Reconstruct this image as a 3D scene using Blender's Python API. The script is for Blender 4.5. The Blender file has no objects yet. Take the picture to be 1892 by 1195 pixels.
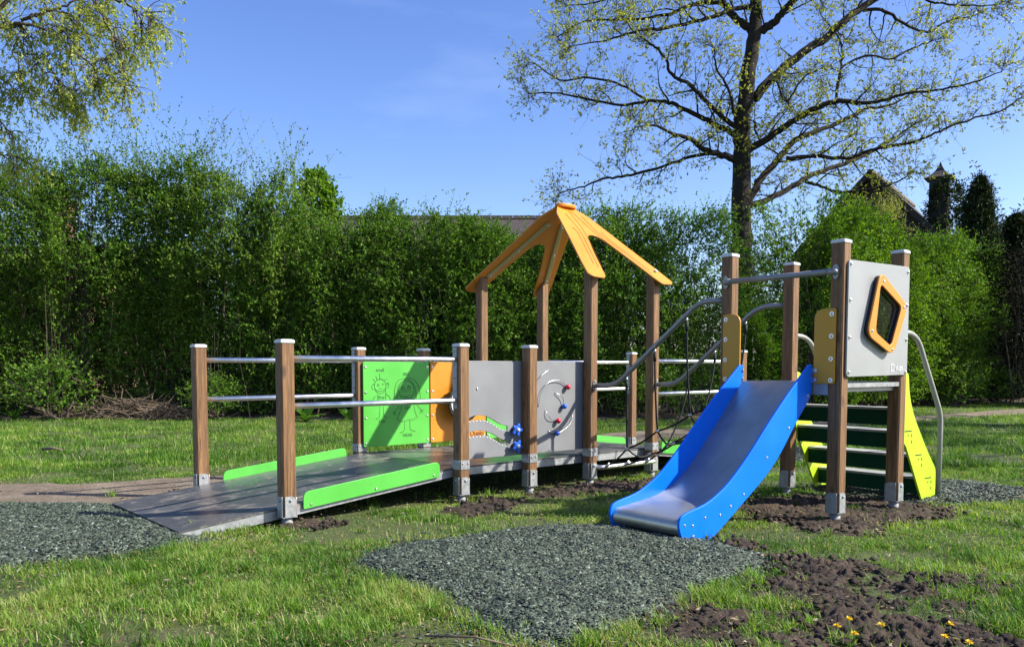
import bpy, bmesh, math, random
import numpy as np
from mathutils import Vector, Matrix

# ------------------------------------------------------------------ camera, sky, sun, exposure
SC = bpy.context.scene
COL = SC.collection
cam_d = bpy.data.cameras.new("camera")
cam = bpy.data.objects.new("camera", cam_d)
COL.objects.link(cam)
SC.camera = cam
cam.location = (0, 0, 1.1)
cam.rotation_euler = (math.radians(90 - 3.445), 0, 0)
cam_d.sensor_width = 36
cam_d.lens = 28.80
cam_d.shift_y = 0.0911
cam_d.clip_start = 0.05
cam_d.clip_end = 900

SUN_EL = math.radians(39)
SUN_AZ = math.radians(-7.5)          # measured from +X, negative = towards the camera
world = bpy.data.worlds.new("World")
SC.world = world
world.use_nodes = True
wn = world.node_tree
wn.nodes.clear()
sky = wn.nodes.new("ShaderNodeTexSky")
sky.sky_type = 'NISHITA'
sky.sun_disc = False
sky.sun_elevation = SUN_EL
sky.sun_rotation = math.pi / 2 - SUN_AZ
sky.air_density = 1.0
sky.dust_density = 1.1
sky.ozone_density = 2.5
sky.altitude = 100
bg = wn.nodes.new("ShaderNodeBackground")
bg.inputs['Strength'].default_value = 0.098
wo = wn.nodes.new("ShaderNodeOutputWorld")
# thin high cirrus streaks, fixed in the sky
tc = wn.nodes.new("ShaderNodeTexCoord")
mp = wn.nodes.new("ShaderNodeMapping")
mp.inputs['Rotation'].default_value = (0.0, 0.5, 0.0)
mp.inputs['Scale'].default_value = (1.6, 1.6, 7.0)
nz = wn.nodes.new("ShaderNodeTexNoise")
nz.inputs['Scale'].default_value = 1.7
nz.inputs['Detail'].default_value = 7
nz.inputs['Roughness'].default_value = 0.55
rp = wn.nodes.new("ShaderNodeMapRange")
rp.inputs['From Min'].default_value = 0.62
rp.inputs['From Max'].default_value = 0.95
rp.inputs['To Max'].default_value = 0.12
mx = wn.nodes.new("ShaderNodeMixRGB")
mx.inputs[2].default_value = (7.5, 8.6, 10.0, 1)
wn.links.new(tc.outputs['Generated'], mp.inputs['Vector'])
wn.links.new(mp.outputs[0], nz.inputs['Vector'])
wn.links.new(nz.outputs['Fac'], rp.inputs['Value'])
wn.links.new(rp.outputs[0], mx.inputs[0])
hs = wn.nodes.new("ShaderNodeHueSaturation")
hs.inputs['Hue'].default_value = 0.517
hs.inputs['Saturation'].default_value = 1.22
hs.inputs['Value'].default_value = 1.2
wn.links.new(sky.outputs[0], hs.inputs['Color'])
wn.links.new(hs.outputs[0], mx.inputs[1])
wn.links.new(mx.outputs[0], bg.inputs['Color'])
wn.links.new(bg.outputs[0], wo.inputs[0])

sun_d = bpy.data.lights.new("sun", 'SUN')
sun_d.energy = 4.7
sun_d.angle = math.radians(0.53)
sun_d.color = (1.0, 0.945, 0.83)
sun = bpy.data.objects.new("sun", sun_d)
COL.objects.link(sun)
sv = Vector((math.cos(SUN_AZ) * math.cos(SUN_EL), math.sin(SUN_AZ) * math.cos(SUN_EL), math.sin(SUN_EL)))
sun.rotation_euler = sv.to_track_quat('Z', 'Y').to_euler()
sun.location = (20, -5, 20)

SC.view_settings.view_transform = 'Standard'
SC.view_settings.look = 'None'
SC.view_settings.exposure = 1.05
SC.view_settings.gamma = 1.0
SC.view_settings.use_curve_mapping = False
SC.cycles.max_bounces = 7
SC.cycles.transparent_max_bounces = 8
SC.cycles.use_denoising = True

R = math.radians
rng = np.random.default_rng(11)
random.seed(5)

# ------------------------------------------------------------------ materials
def nmat(name):
    m = bpy.data.materials.new(name)
    m.use_nodes = True
    nt = m.node_tree
    nt.nodes.clear()
    out = nt.nodes.new("ShaderNodeOutputMaterial")
    p = nt.nodes.new("ShaderNodeBsdfPrincipled")
    nt.links.new(p.outputs[0], out.inputs[0])
    return m, nt, p, out

def N(nt, t, **kw):
    n = nt.nodes.new(t)
    for k, v in kw.items():
        if k in n.inputs.keys():
            n.inputs[k].default_value = v
        else:
            setattr(n, k, v)
    return n

def coords(nt, scale=(1, 1, 1), rot=(0, 0, 0), kind='Object'):
    tc = N(nt, "ShaderNodeTexCoord")
    mp = N(nt, "ShaderNodeMapping")
    mp.inputs['Scale'].default_value = scale
    mp.inputs['Rotation'].default_value = rot
    nt.links.new(tc.outputs[kind], mp.inputs['Vector'])
    return mp.outputs[0]

def ramp(nt, src, stops):
    r = N(nt, "ShaderNodeValToRGB")
    e = r.color_ramp.elements
    while len(e) > 1:
        e.remove(e[0])
    e[0].position = stops[0][0]
    e[0].color = (*stops[0][1], 1)
    for pos, c in stops[1:]:
        x = e.new(pos)
        x.color = (*c, 1)
    nt.links.new(src, r.inputs[0])
    return r.outputs[0]

def noise(nt, vec, scale, detail=4, rough=0.55, dist=0.0):
    n = N(nt, "ShaderNodeTexNoise")
    n.inputs['Scale'].default_value = scale
    n.inputs['Detail'].default_value = detail
    n.inputs['Roughness'].default_value = rough
    n.inputs['Distortion'].default_value = dist
    if vec is not None:
        nt.links.new(vec, n.inputs['Vector'])
    return n.outputs['Fac']

def bump(nt, p, src, strength=0.3, dist=0.01):
    b = N(nt, "ShaderNodeBump")
    b.inputs['Strength'].default_value = strength
    b.inputs['Distance'].default_value = dist
    nt.links.new(src, b.inputs['Height'])
    nt.links.new(b.outputs[0], p.inputs['Normal'])

def mixc(nt, fac, a, b, mode='MIX'):
    m = N(nt, "ShaderNodeMixRGB", blend_type=mode)
    for i, v in ((0, fac), (1, a), (2, b)):
        if hasattr(v, 'links') or hasattr(v, 'is_linked'):
            nt.links.new(v, m.inputs[i])
        elif i == 0:
            m.inputs[0].default_value = v
        else:
            m.inputs[i].default_value = (*v, 1)
    return m.outputs[0]

def plastic(name, col, rough=0.42, grit=0.25, var=0.10, dirt=0.15):
    """coloured HDPE / laminate board with fine orange-peel, faint scuffs and dirt smears"""
    m, nt, p, o = nmat(name)
    v = coords(nt)
    n1 = noise(nt, v, 3.0, 6, 0.6)
    c = ramp(nt, n1, [(0.3, tuple(x * (1 - var) for x in col)), (0.7, tuple(min(1, x * (1 + var * .6)) for x in col))])
    n3 = noise(nt, v, 7.0, 8, 0.75, 0.6)
    dm = ramp(nt, n3, [(0.62, (0, 0, 0)), (0.78, (dirt, dirt, dirt))])
    c2 = mixc(nt, dm, c, (0.16, 0.13, 0.10))
    nt.links.new(c2, p.inputs['Base Color'])
    n2 = noise(nt, v, 220.0, 2)
    bump(nt, p, n2, grit, 0.001)
    rr = ramp(nt, n1, [(0.3, (rough - .06,) * 3), (0.7, (rough + .12,) * 3)])
    nt.links.new(rr, p.inputs['Roughness'])
    return m

def metal(name, col=(0.55, 0.56, 0.57), rough=0.35, met=1.0, scale=8.0, var=0.15, streak=(1, 1, 1)):
    m, nt, p, o = nmat(name)
    v = coords(nt, streak)
    n1 = noise(nt, v, scale, 7, 0.65)
    c = ramp(nt, n1, [(0.3, tuple(x * (1 - var) for x in col)), (0.7, tuple(min(1, x * (1 + var)) for x in col))])
    nt.links.new(c, p.inputs['Base Color'])
    p.inputs['Metallic'].default_value = met
    rr = ramp(nt, n1, [(0.3, (max(rough - .08, .05),) * 3), (0.75, (rough + .14,) * 3)])
    nt.links.new(rr, p.inputs['Roughness'])
    bump(nt, p, noise(nt, v, 150, 2), 0.08, 0.001)
    return m

def wood_mat():
    m, nt, p, o = nmat("stained_wood")
    oi = N(nt, "ShaderNodeObjectInfo")
    tc = N(nt, "ShaderNodeTexCoord")
    ad = N(nt, "ShaderNodeVectorMath", operation='MULTIPLY_ADD')
    cx = N(nt, "ShaderNodeCombineXYZ")
    nt.links.new(oi.outputs['Random'], cx.inputs[0])
    nt.links.new(oi.outputs['Random'], cx.inputs[2])
    nt.links.new(cx.outputs[0], ad.inputs[0])
    ad.inputs[1].default_value = (7.3, 3.1, 19.0)
    nt.links.new(tc.outputs['Object'], ad.inputs[2])
    mp = N(nt, "ShaderNodeMapping")
    mp.inputs['Scale'].default_value = (16, 16, 0.8)
    nt.links.new(ad.outputs[0], mp.inputs[0])
    g = noise(nt, mp.outputs[0], 3.4, 9, 0.66, 1.2)
    c = ramp(nt, g, [(0.28, (0.065, 0.029, 0.010)), (0.45, (0.135, 0.066, 0.024)), (0.6, (0.225, 0.116, 0.044)), (0.78, (0.34, 0.195, 0.085))])
    # knots
    mp2 = N(nt, "ShaderNodeMapping")
    mp2.inputs['Scale'].default_value = (8, 8, 3.6)
    nt.links.new(ad.outputs[0], mp2.inputs[0])
    vo = N(nt, "ShaderNodeTexVoronoi")
    vo.inputs['Scale'].default_value = 1.0
    nt.links.new(mp2.outputs[0], vo.inputs['Vector'])
    kn = ramp(nt, vo.outputs['Distance'], [(0.08, (0.9, 0.9, 0.9)), (0.21, (0, 0, 0))])
    c = mixc(nt, kn, c, (0.075, 0.03, 0.015))
    # drying cracks
    mp3 = N(nt, "ShaderNodeMapping")
    mp3.inputs['Scale'].default_value = (34, 34, 1.3)
    nt.links.new(ad.outputs[0], mp3.inputs[0])
    cr = noise(nt, mp3.outputs[0], 1.6, 3, 0.5, 0.4)
    ck = ramp(nt, cr, [(0.665, (0, 0, 0)), (0.70, (0.8, 0.8, 0.8))])
    c = mixc(nt, ck, c, (0.05, 0.022, 0.012))
    # mud splashes near the foot
    sx = N(nt, "ShaderNodeSeparateXYZ")
    nt.links.new(tc.outputs['Object'], sx.inputs[0])
    sp = noise(nt, tc.outputs['Object'], 18.0, 8, 0.75)
    mth = N(nt, "ShaderNodeMath", operation='MULTIPLY_ADD')
    nt.links.new(sx.outputs[2], mth.inputs[0])
    mth.inputs[1].default_value = -0.9
    nt.links.new(sp, mth.inputs[2])
    mf = ramp(nt, mth.outputs[0], [(0.36, (0, 0, 0)), (0.50, (0.75, 0.75, 0.75))])
    c = mixc(nt, mf, c, (0.10, 0.072, 0.05))
    nt.links.new(c, p.inputs['Base Color'])
    p.inputs['Roughness'].default_value = 0.62
    bump(nt, p, g, 0.35, 0.004)
    return m

def leaf_mat(name, cols, trans=0.35, rough=0.5, attr='var', spec=0.5):
    m = bpy.data.materials.new(name)
    m.use_nodes = True
    nt = m.node_tree
    nt.nodes.clear()
    out = N(nt, "ShaderNodeOutputMaterial")
    p = N(nt, "ShaderNodeBsdfPrincipled")
    tr = N(nt, "ShaderNodeBsdfTranslucent")
    mx = N(nt, "ShaderNodeMixShader")
    at = N(nt, "ShaderNodeAttribute", attribute_name=attr)
    c = ramp(nt, at.outputs['Fac'], cols)
    nt.links.new(c, p.inputs['Base Color'])
    c2 = mixc(nt, 1.0, c, (1.25, 1.3, 0.55), 'MULTIPLY')
    nt.links.new(c2, tr.inputs['Color'])
    p.inputs['Roughness'].default_value = rough
    p.inputs['Specular IOR Level'].default_value = spec
    mx.inputs[0].default_value = trans
    nt.links.new(p.outputs[0], mx.inputs[1])
    nt.links.new(tr.outputs[0], mx.inputs[2])
    nt.links.new(mx.outputs[0], out.inputs[0])
    return m

def simple(name, col, rough=0.6, met=0.0, var=0.2, scale=6.0, b=0.2, bs=30.0, bd=0.01):
    m, nt, p, o = nmat(name)
    v = coords(nt)
    n1 = noise(nt, v, scale, 6, 0.6)
    c = ramp(nt, n1, [(0.3, tuple(x * (1 - var) for x in col)), (0.7, tuple(min(1, x * (1 + var)) for x in col))])
    nt.links.new(c, p.inputs['Base Color'])
    p.inputs['Roughness'].default_value = rough
    p.inputs['Metallic'].default_value = met
    if b:
        bump(nt, p, noise(nt, v, bs, 5, 0.65), b, bd)
    return m

M = {}
M['wood'] = wood_mat()
M['cap'] = plastic('post_cap_plastic', (0.58, 0.59, 0.60), 0.4)
M['galv'] = metal('galvanised_steel', (0.34, 0.35, 0.36), 0.5, 0.6, 22.0, 0.2)
M['pipe'] = plastic('zinc_pipe', (0.21, 0.215, 0.22), 0.6)
M['bolt'] = metal('bolt_steel', (0.62, 0.62, 0.62), 0.28, 1.0, 20.0, 0.1)
M['rail'] = metal('brushed_rail_steel', (0.80, 0.80, 0.79), 0.38, 1.0, 9.0, 0.08)
M['tube'] = metal('grey_coated_tube', (0.27, 0.265, 0.26), 0.42, 0.55, 9.0, 0.08)
M['greytube'] = simple('pale_grey_painted_tube', (0.33, 0.335, 0.30), 0.4, 0.2, 0.08, 6, 0.05)
M['green'] = plastic('bright_green_board', (0.085, 0.43, 0.055), 0.4, .25, .12, .28)
M['lime'] = plastic('lime_yellow_board', (0.42, 0.62, 0.015), 0.42)
M['orange'] = plastic('orange_board', (0.62, 0.225, 0.014), 0.4)
M['orange_shaded'] = plastic('shaded_orange_wing_board', (0.52, 0.25, 0.012), 0.4)  # orange board with the shade on the slide wings put into its colour
M['blue'] = plastic('blue_board', (0.0, 0.155, 0.80), 0.42, 0.2, 0.10, 0.18)
M['blue'].node_tree.nodes['Principled BSDF'].inputs['Specular IOR Level'].default_value = 0.22
M['edge'] = plastic('board_edge', (0.3, 0.3, 0.3))
M['dkgreen'] = plastic('dark_green_board', (0.004, 0.052, 0.024), 0.6)
M['dkgreen'].node_tree.nodes['Principled BSDF'].inputs['Specular IOR Level'].default_value = 0.12
M['tread'] = plastic('grey_tread', (0.34, 0.34, 0.33), 0.5)
M['panel'] = plastic('grey_laminate_panel', (0.21, 0.215, 0.225), 0.40, 0.3, 0.10, 0.30)
M['panel_light'] = plastic('pale_grey_laminate_panel', (0.29, 0.30, 0.305), 0.40, 0.3, 0.10, 0.30)
M['line'] = plastic('engraved_dark_line', (0.02, 0.12, 0.03), 0.6)
M['dark'] = plastic('black_rubber', (0.012, 0.012, 0.014), 0.5)
M['groove'] = plastic('engraved_brown_line', (0.12, 0.04, 0.012), 0.6)
M['rope'] = simple('black_rope', (0.012, 0.012, 0.014), 0.75, 0, 0.3, 60, 0.6, 180, 0.003)
M['red'] = plastic('red_bead', (0.55, 0.012, 0.045), 0.35)
M['bead_blue'] = plastic('blue_bead', (0.01, 0.09, 0.5), 0.35)
M['white'] = plastic('white_face', (0.62, 0.64, 0.64), 0.4)
M['strip'] = plastic('roof_strip', (0.40, 0.34, 0.15), 0.5)

def deck_mat():
    m, nt, p, o = nmat("anti_slip_deck_board")
    v = coords(nt)
    n1 = noise(nt, v, 2.2, 8, 0.7, 0.5)
    c = ramp(nt, n1, [(0.25, (0.045, 0.046, 0.049)), (0.6, (0.078, 0.080, 0.083)), (0.85, (0.12, 0.12, 0.118))])
    n2 = noise(nt, v, 5.5, 9, 0.72, 0.9)
    d = ramp(nt, n2, [(0.52, (0, 0, 0)), (0.66, (0.8, 0.8, 0.8))])
    c = mixc(nt, d, c, (0.27, 0.235, 0.19))
    n4 = noise(nt, v, 26.0, 4, 0.6)
    d2 = ramp(nt, n4, [(0.70, (0, 0, 0)), (0.76, (0.7, 0.7, 0.7))])
    c = mixc(nt, d2, c, (0.09, 0.06, 0.04))
    nt.links.new(c, p.inputs['Base Color'])
    rr = ramp(nt, n2, [(0.3, (0.22,) * 3), (0.7, (0.5,) * 3)])
    nt.links.new(rr, p.inputs['Roughness'])
    bump(nt, p, noise(nt, v, 160, 3), 0.25, 0.002)
    return m
M['deck'] = deck_mat()

def steel_mat():
    m, nt, p, o = nmat("stainless_chute")
    v = coords(nt, (3, 3, 1))
    n1 = noise(nt, v, 1.6, 7, 0.65, 0.8)
    c = ramp(nt, n1, [(0.3, (0.40, 0.395, 0.34)), (0.7, (0.53, 0.52, 0.45))])
    n2 = noise(nt, v, 2.6, 8, 0.7, 1.2)
    d = ramp(nt, n2, [(0.60, (0, 0, 0)), (0.75, (0.35, 0.35, 0.35))])
    c = mixc(nt, d, c, (0.42, 0.38, 0.30))
    nt.links.new(c, p.inputs['Base Color'])
    p.inputs['Metallic'].default_value = 0.8
    rr = ramp(nt, n1, [(0.3, (0.30,) * 3), (0.7, (0.44,) * 3)])
    nt.links.new(rr, p.inputs['Roughness'])
    return m
M['chute'] = steel_mat()

def glass_mat():
    m, nt, p, o = nmat("smoky_clear_window")
    p.inputs['Base Color'].default_value = (0.42, 0.42, 0.38, 1)
    p.inputs['Roughness'].default_value = 0.04
    p.inputs['Transmission Weight'].default_value = 1.0
    p.inputs['IOR'].default_value = 1.06
    return m
M['glass'] = glass_mat()

def ground_mat():
    m, nt, p, o = nmat("lawn_soil")
    v = coords(nt)
    n1 = noise(nt, v, 1.1, 8, 0.65)
    n2 = noise(nt, v, 38.0, 13, 0.8)
    c = ramp(nt, n1, [(0.3, (0.07, 0.085, 0.025)), (0.55, (0.085, 0.115, 0.028)), (0.75, (0.12, 0.105, 0.055))])
    c2 = ramp(nt, n2, [(0.36, (0.22, 0.22, 0.22)), (0.64, (1.35, 1.3, 1.2))])
    c = mixc(nt, 1.0, c, c2, 'MULTIPLY')
    nt.links.new(c, p.inputs['Base Color'])
    p.inputs['Roughness'].default_value = 0.95
    bump(nt, p, n2, 0.8, 0.03)
    return m
M['ground'] = ground_mat()

def soil_mat(name, a, b, c3, rough=0.9):
    m, nt, p, o = nmat(name)
    v = coords(nt)
    n1 = noise(nt, v, 11.0, 12, 0.82)
    c = ramp(nt, n1, [(0.3, a), (0.52, b), (0.75, c3)])
    dry = ramp(nt, noise(nt, v, 2.3, 10, 0.7), [(0.45, (0, 0, 0)), (0.68, (0.55, 0.55, 0.55))])
    c = mixc(nt, dry, c, tuple(min(1, q * 1.25) for q in c3))
    nt.links.new(c, p.inputs['Base Color'])
    p.inputs['Roughness'].default_value = rough
    bump(nt, p, noise(nt, v, 60, 12, 0.85), 1.0, 0.02)
    return m
M['mud'] = soil_mat('turned_soil', (0.010, 0.0065, 0.004), (0.038, 0.024, 0.015), (0.125, 0.084, 0.056))
M['path'] = soil_mat('gravelly_path', (0.085, 0.062, 0.042), (0.17, 0.13, 0.092), (0.27, 0.215, 0.16))
M['litter'] = soil_mat('hedge_leaf_litter', (0.03, 0.022, 0.014), (0.075, 0.055, 0.035), (0.17, 0.13, 0.09))
M['mulchbase'] = soil_mat('rubber_mulch_bed', (0.014, 0.021, 0.016), (0.030, 0.042, 0.032), (0.06, 0.08, 0.062), 0.8)
M['twig'] = simple('bare_twig', (0.15, 0.11, 0.075), 0.85, 0, 0.35, 12, 0.3)
M['bark'] = simple('dark_bark', (0.024, 0.018, 0.012), 0.95, 0, 0.5, 9, 1.0, 26, 0.05)
M['bark2'] = simple('willow_bark', (0.07, 0.05, 0.033), 0.9, 0, 0.4, 9, 0.8, 40, 0.02)

def attr_col_mat(name, rough=0.6, trans=0.0, spec=0.3):
    m = bpy.data.materials.new(name)
    m.use_nodes = True
    nt = m.node_tree
    nt.nodes.clear()
    out = N(nt, "ShaderNodeOutputMaterial")
    p = N(nt, "ShaderNodeBsdfPrincipled")
    at = N(nt, "ShaderNodeAttribute", attribute_name='col')
    nt.links.new(at.outputs['Color'], p.inputs['Base Color'])
    p.inputs['Roughness'].default_value = rough
    p.inputs['Specular IOR Level'].default_value = spec
    if trans:
        tr = N(nt, "ShaderNodeBsdfTranslucent")
        c2 = mixc(nt, 1.0, at.outputs['Color'], (1.25, 1.3, 0.6), 'MULTIPLY')
        nt.links.new(c2, tr.inputs['Color'])
        mx = N(nt, "ShaderNodeMixShader")
        mx.inputs[0].default_value = trans
        nt.links.new(p.outputs[0], mx.inputs[1])
        nt.links.new(tr.outputs[0], mx.inputs[2])
        nt.links.new(mx.outputs[0], out.inputs[0])
    else:
        nt.links.new(p.outputs[0], out.inputs[0])
    return m
M['grass'] = attr_col_mat('grass_blade', 0.5, 0.42)
M['shred'] = attr_col_mat('rubber_shred', 0.6, 0.0, 0.3)
M['clod'] = M['mud']

# ------------------------------------------------------------------ mesh helpers
class MB:
    """collects shapes and links them as one mesh object"""
    def __init__(s):
        s.v, s.f, s.sm = [], [], []
    def add(s, vs, fs, smooth=False, mat=None):
        b = len(s.v)
        s.v += [tuple((mat @ Vector(v)) if mat else v) for v in vs]
        s.f += [tuple(i + b for i in f) for f in fs]
        s.sm += [smooth] * len(fs)
        return s
    def box(s, cx, cy, cz, sx, sy, sz, mat=None):
        x, y, z = sx / 2, sy / 2, sz / 2
        vs = [(cx + a * x, cy + b * y, cz + c * z) for a in (-1, 1) for b in (-1, 1) for c in (-1, 1)]
        return s.add(vs, [(0, 1, 3, 2), (4, 6, 7, 5), (0, 4, 5, 1), (2, 3, 7, 6), (0, 2, 6, 4), (1, 5, 7, 3)], False, mat)
    def prism(s, pts, z0, z1, mat=None):
        n = len(pts)
        vs = [(p[0], p[1], z0) for p in pts] + [(p[0], p[1], z1) for p in pts]
        fs = [tuple(range(n))[::-1], tuple(range(n, 2 * n))] + [(i, (i + 1) % n, n + (i + 1) % n, n + i) for i in range(n)]
        return s.add(vs, fs, False, mat)
    def tube(s, path, r, k=12, cap=True, mat=None):
        P = [Vector(p) for p in path]
        n = len(P)
        rs = r if isinstance(r, (list, tuple)) else [r] * n
        T = [(P[min(i + 1, n - 1)] - P[max(i - 1, 0)]).normalized() for i in range(n)]
        a = Vector((0, 0, 1)) if abs(T[0].z) < .9 else Vector((1, 0, 0))
        X = (a - T[0] * a.dot(T[0])).normalized()
        vs = []
        for i in range(n):
            X = (X - T[i] * X.dot(T[i])).normalized()
            Y = T[i].cross(X)
            for j in range(k):
                t = 2 * math.pi * j / k
                vs.append(tuple(P[i] + (X * math.cos(t) + Y * math.sin(t)) * rs[i]))
        fs = [(i * k + j, i * k + (j + 1) % k, (i + 1) * k + (j + 1) % k, (i + 1) * k + j) for i in range(n - 1) for j in range(k)]
        s.add(vs, fs, True, mat)
        if cap:
            b = len(s.v) - n * k
            s.f += [tuple(b + j for j in range(k))[::-1], tuple(b + (n - 1) * k + j for j in range(k))]
            s.sm += [False, False]
        return s
    def ball(s, c, r, k=10, m=6, sc=(1, 1, 1), mat=None):
        vs = []
        for i in range(m + 1):
            t = math.pi * i / m
            for j in range(k):
                a = 2 * math.pi * j / k
                vs.append((c[0] + r * sc[0] * math.sin(t) * math.cos(a), c[1] + r * sc[1] * math.sin(t) * math.sin(a), c[2] + r * sc[2] * math.cos(t)))
        fs = [(i * k + j, (i + 1) * k + j, (i + 1) * k + (j + 1) % k, i * k + (j + 1) % k) for i in range(m) for j in range(k)]
        return s.add(vs, fs, True, mat)
    def build(s, name, mat, parent=None):
        me = bpy.data.meshes.new(name)
        me.from_pydata(s.v, [], s.f)
        me.polygons.foreach_set('use_smooth', s.sm)
        me.materials.append(mat)
        me.update()
        return link(name, me, parent)

def link(name, me, parent=None):
    o = bpy.data.objects.new(name, me)
    COL.objects.link(o)
    if parent is not None:
        o.parent = parent
        o.matrix_parent_inverse = world_of(parent).inverted()
    return o

def world_of(o):
    m = Matrix.Translation(o.location) @ o.rotation_euler.to_matrix().to_4x4()
    if o.parent is not None:
        m = world_of(o.parent) @ o.matrix_parent_inverse @ m
    return m

def empty(name, loc, label=None, cat=None, group=None):
    o = bpy.data.objects.new(name, None)
    o.empty_display_size = 0.2
    COL.objects.link(o)
    o.location = loc
    tag(o, label, cat, group)
    return o

def tag(o, label=None, cat=None, group=None, kind=None):
    if label: o['label'] = label
    if cat: o['category'] = cat
    if group: o['group'] = group
    if kind: o['kind'] = kind
    return o

def np_mesh(name, V, F, mats, attrs=None, smooth=False):
    """V (n,3) float, F (m,k) int -> mesh; attrs {name: (n,) float or (n,3) colour} per point"""
    me = bpy.data.meshes.new(name)
    V = np.ascontiguousarray(V, dtype=np.float32)
    F = np.ascontiguousarray(F, dtype=np.int32)
    m, k = F.shape
    me.vertices.add(len(V))
    me.vertices.foreach_set('co', V.ravel())
    me.loops.add(m * k)
    me.loops.foreach_set('vertex_index', F.ravel())
    me.polygons.add(m)
    me.polygons.foreach_set('loop_start', np.arange(0, m * k, k, dtype=np.int32))
    me.polygons.foreach_set('loop_total', np.full(m, k, dtype=np.int32))
    me.update(calc_edges=True)
    me.validate()
    if smooth:
        me.polygons.foreach_set('use_smooth', np.ones(m, dtype=bool))
    for nme, a in (attrs or {}).items():
        if a.ndim == 1:
            at = me.attributes.new(nme, 'FLOAT', 'POINT')
            at.data.foreach_set('value', a.astype(np.float32))
        else:
            at = me.attributes.new(nme, 'FLOAT_COLOR', 'POINT')
            at.data.foreach_set('color', np.hstack([a, np.ones((len(a), 1))]).astype(np.float32).ravel())
    for mt in (mats if isinstance(mats, (list, tuple)) else [mats]):
        me.materials.append(mt)
    return me

def roundpoly(pts, r, k=4):
    """round the corners of a 2D polygon; r a number or one per corner"""
    n = len(pts)
    out = []
    for i in range(n):
        rr = r[i] if isinstance(r, (list, tuple)) else r
        p = Vector(pts[i][:2]); a = Vector(pts[i - 1][:2]); b = Vector(pts[(i + 1) % n][:2])
        if rr <= 0:
            out.append(tuple(p)); continue
        d1 = (a - p); d2 = (b - p)
        rr = min(rr, d1.length * .48, d2.length * .48)
        p1 = p + d1.normalized() * rr; p2 = p + d2.normalized() * rr
        for j in range(k + 1):
            t = j / k
            out.append(tuple(p1 * (1 - t) ** 2 + p * 2 * t * (1 - t) + p2 * t * t))
    return out

def plate(name, loops, th, frame, mat, parent=None, bev=0.002):
    """flat board cut to outline loops[0] with holes loops[1:]; frame = (origin, xdir, ydir); thickness centred on the frame plane"""
    cu = bpy.data.curves.new(name, 'CURVE')
    cu.dimensions = '2D'
    cu.fill_mode = 'BOTH'
    cu.extrude = th / 2 - bev
    cu.bevel_depth = bev
    cu.bevel_resolution = 1
    cu.offset = -bev
    for L in loops:
        sp = cu.splines.new('POLY')
        sp.points.add(len(L) - 1)
        for i, p in enumerate(L):
            sp.points[i].co = (p[0], p[1], 0, 1)
        sp.use_cyclic_u = True
    return from_curve(name, cu, frame, mat, parent)

def frame_matrix(frame):
    o, x, y = (Vector(a) for a in frame)
    x = x.normalized(); y = (y - x * y.dot(x)).normalized(); z = x.cross(y)
    return Matrix(((x.x, y.x, z.x, o.x), (x.y, y.y, z.y, o.y), (x.z, y.z, z.z, o.z), (0, 0, 0, 1)))

def from_curve(name, cu, frame, mat, parent):
    tmp = bpy.data.objects.new("tmp", cu)
    me = bpy.data.meshes.new_from_object(tmp)
    bpy.data.objects.remove(tmp)
    me.name = name
    me.transform(frame_matrix(frame))
    me.materials.clear()
    me.materials.append(mat)
    return link(name, me, parent)

def text(name, body, size, frame, mat, parent, bold=0.0, depth=0.0012):
    cu = bpy.data.curves.new(name, 'FONT')
    cu.body = body
    cu.size = size
    cu.align_x = 'CENTER'
    cu.align_y = 'CENTER'
    cu.extrude = depth
    cu.offset = bold
    return from_curve(name, cu, frame, mat, parent)

def smoothpath(pts, r=0.06, k=5):
    """polyline with filleted corners"""
    P = [Vector(p) for p in pts]
    out = [P[0]]
    for i in range(1, len(P) - 1):
        d1 = P[i - 1] - P[i]; d2 = P[i + 1] - P[i]
        rr = min(r, d1.length * .48, d2.length * .48)
        a = P[i] + d1.normalized() * rr; b = P[i] + d2.normalized() * rr
        for j in range(k + 1):
            t = j / k
            out.append(a * (1 - t) ** 2 + P[i] * 2 * t * (1 - t) + b * t * t)
    out.append(P[-1])
    return out

def catmull(pts, sub=4):
    P = np.array(pts, float)
    P = np.vstack([2 * P[0] - P[1], P, 2 * P[-1] - P[-2]])
    out = []
    for i in range(1, len(P) - 2):
        for j in range(sub):
            t = j / sub
            a, b, c, d = P[i - 1:i + 3]
            out.append(.5 * ((2 * b) + (-a + c) * t + (2 * a - 5 * b + 4 * c - d) * t * t + (-a + 3 * b - 3 * c + d) * t ** 3))
    out.append(P[-2])
    return np.array(out)

# 2D value noise on numpy arrays
def vnoise(x, y, seed=0):
    xi = np.floor(x).astype(np.int64); yi = np.floor(y).astype(np.int64)
    xf = x - xi; yf = y - yi
    def h(a, b):
        q = (a * 374761393 + b * 668265263 + seed * 974634777) & 0xffffffff
        q = ((q ^ (q >> 13)) * 1274126177) & 0xffffffff
        return ((q ^ (q >> 16)) & 0xffff) / 65535.0
    u_ = xf * xf * (3 - 2 * xf); v_ = yf * yf * (3 - 2 * yf)
    return (h(xi, yi) * (1 - u_) + h(xi + 1, yi) * u_) * (1 - v_) + (h(xi, yi + 1) * (1 - u_) + h(xi + 1, yi + 1) * u_) * v_

def fbm(x, y, seed=0, oct=4):
    s = 0; a = .5; t = 0
    for o in range(oct):
        s = s + a * vnoise(x * 2 ** o + o * 17.3, y * 2 ** o - o * 9.1, seed + o); t += a; a *= .5
    return s / t

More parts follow.
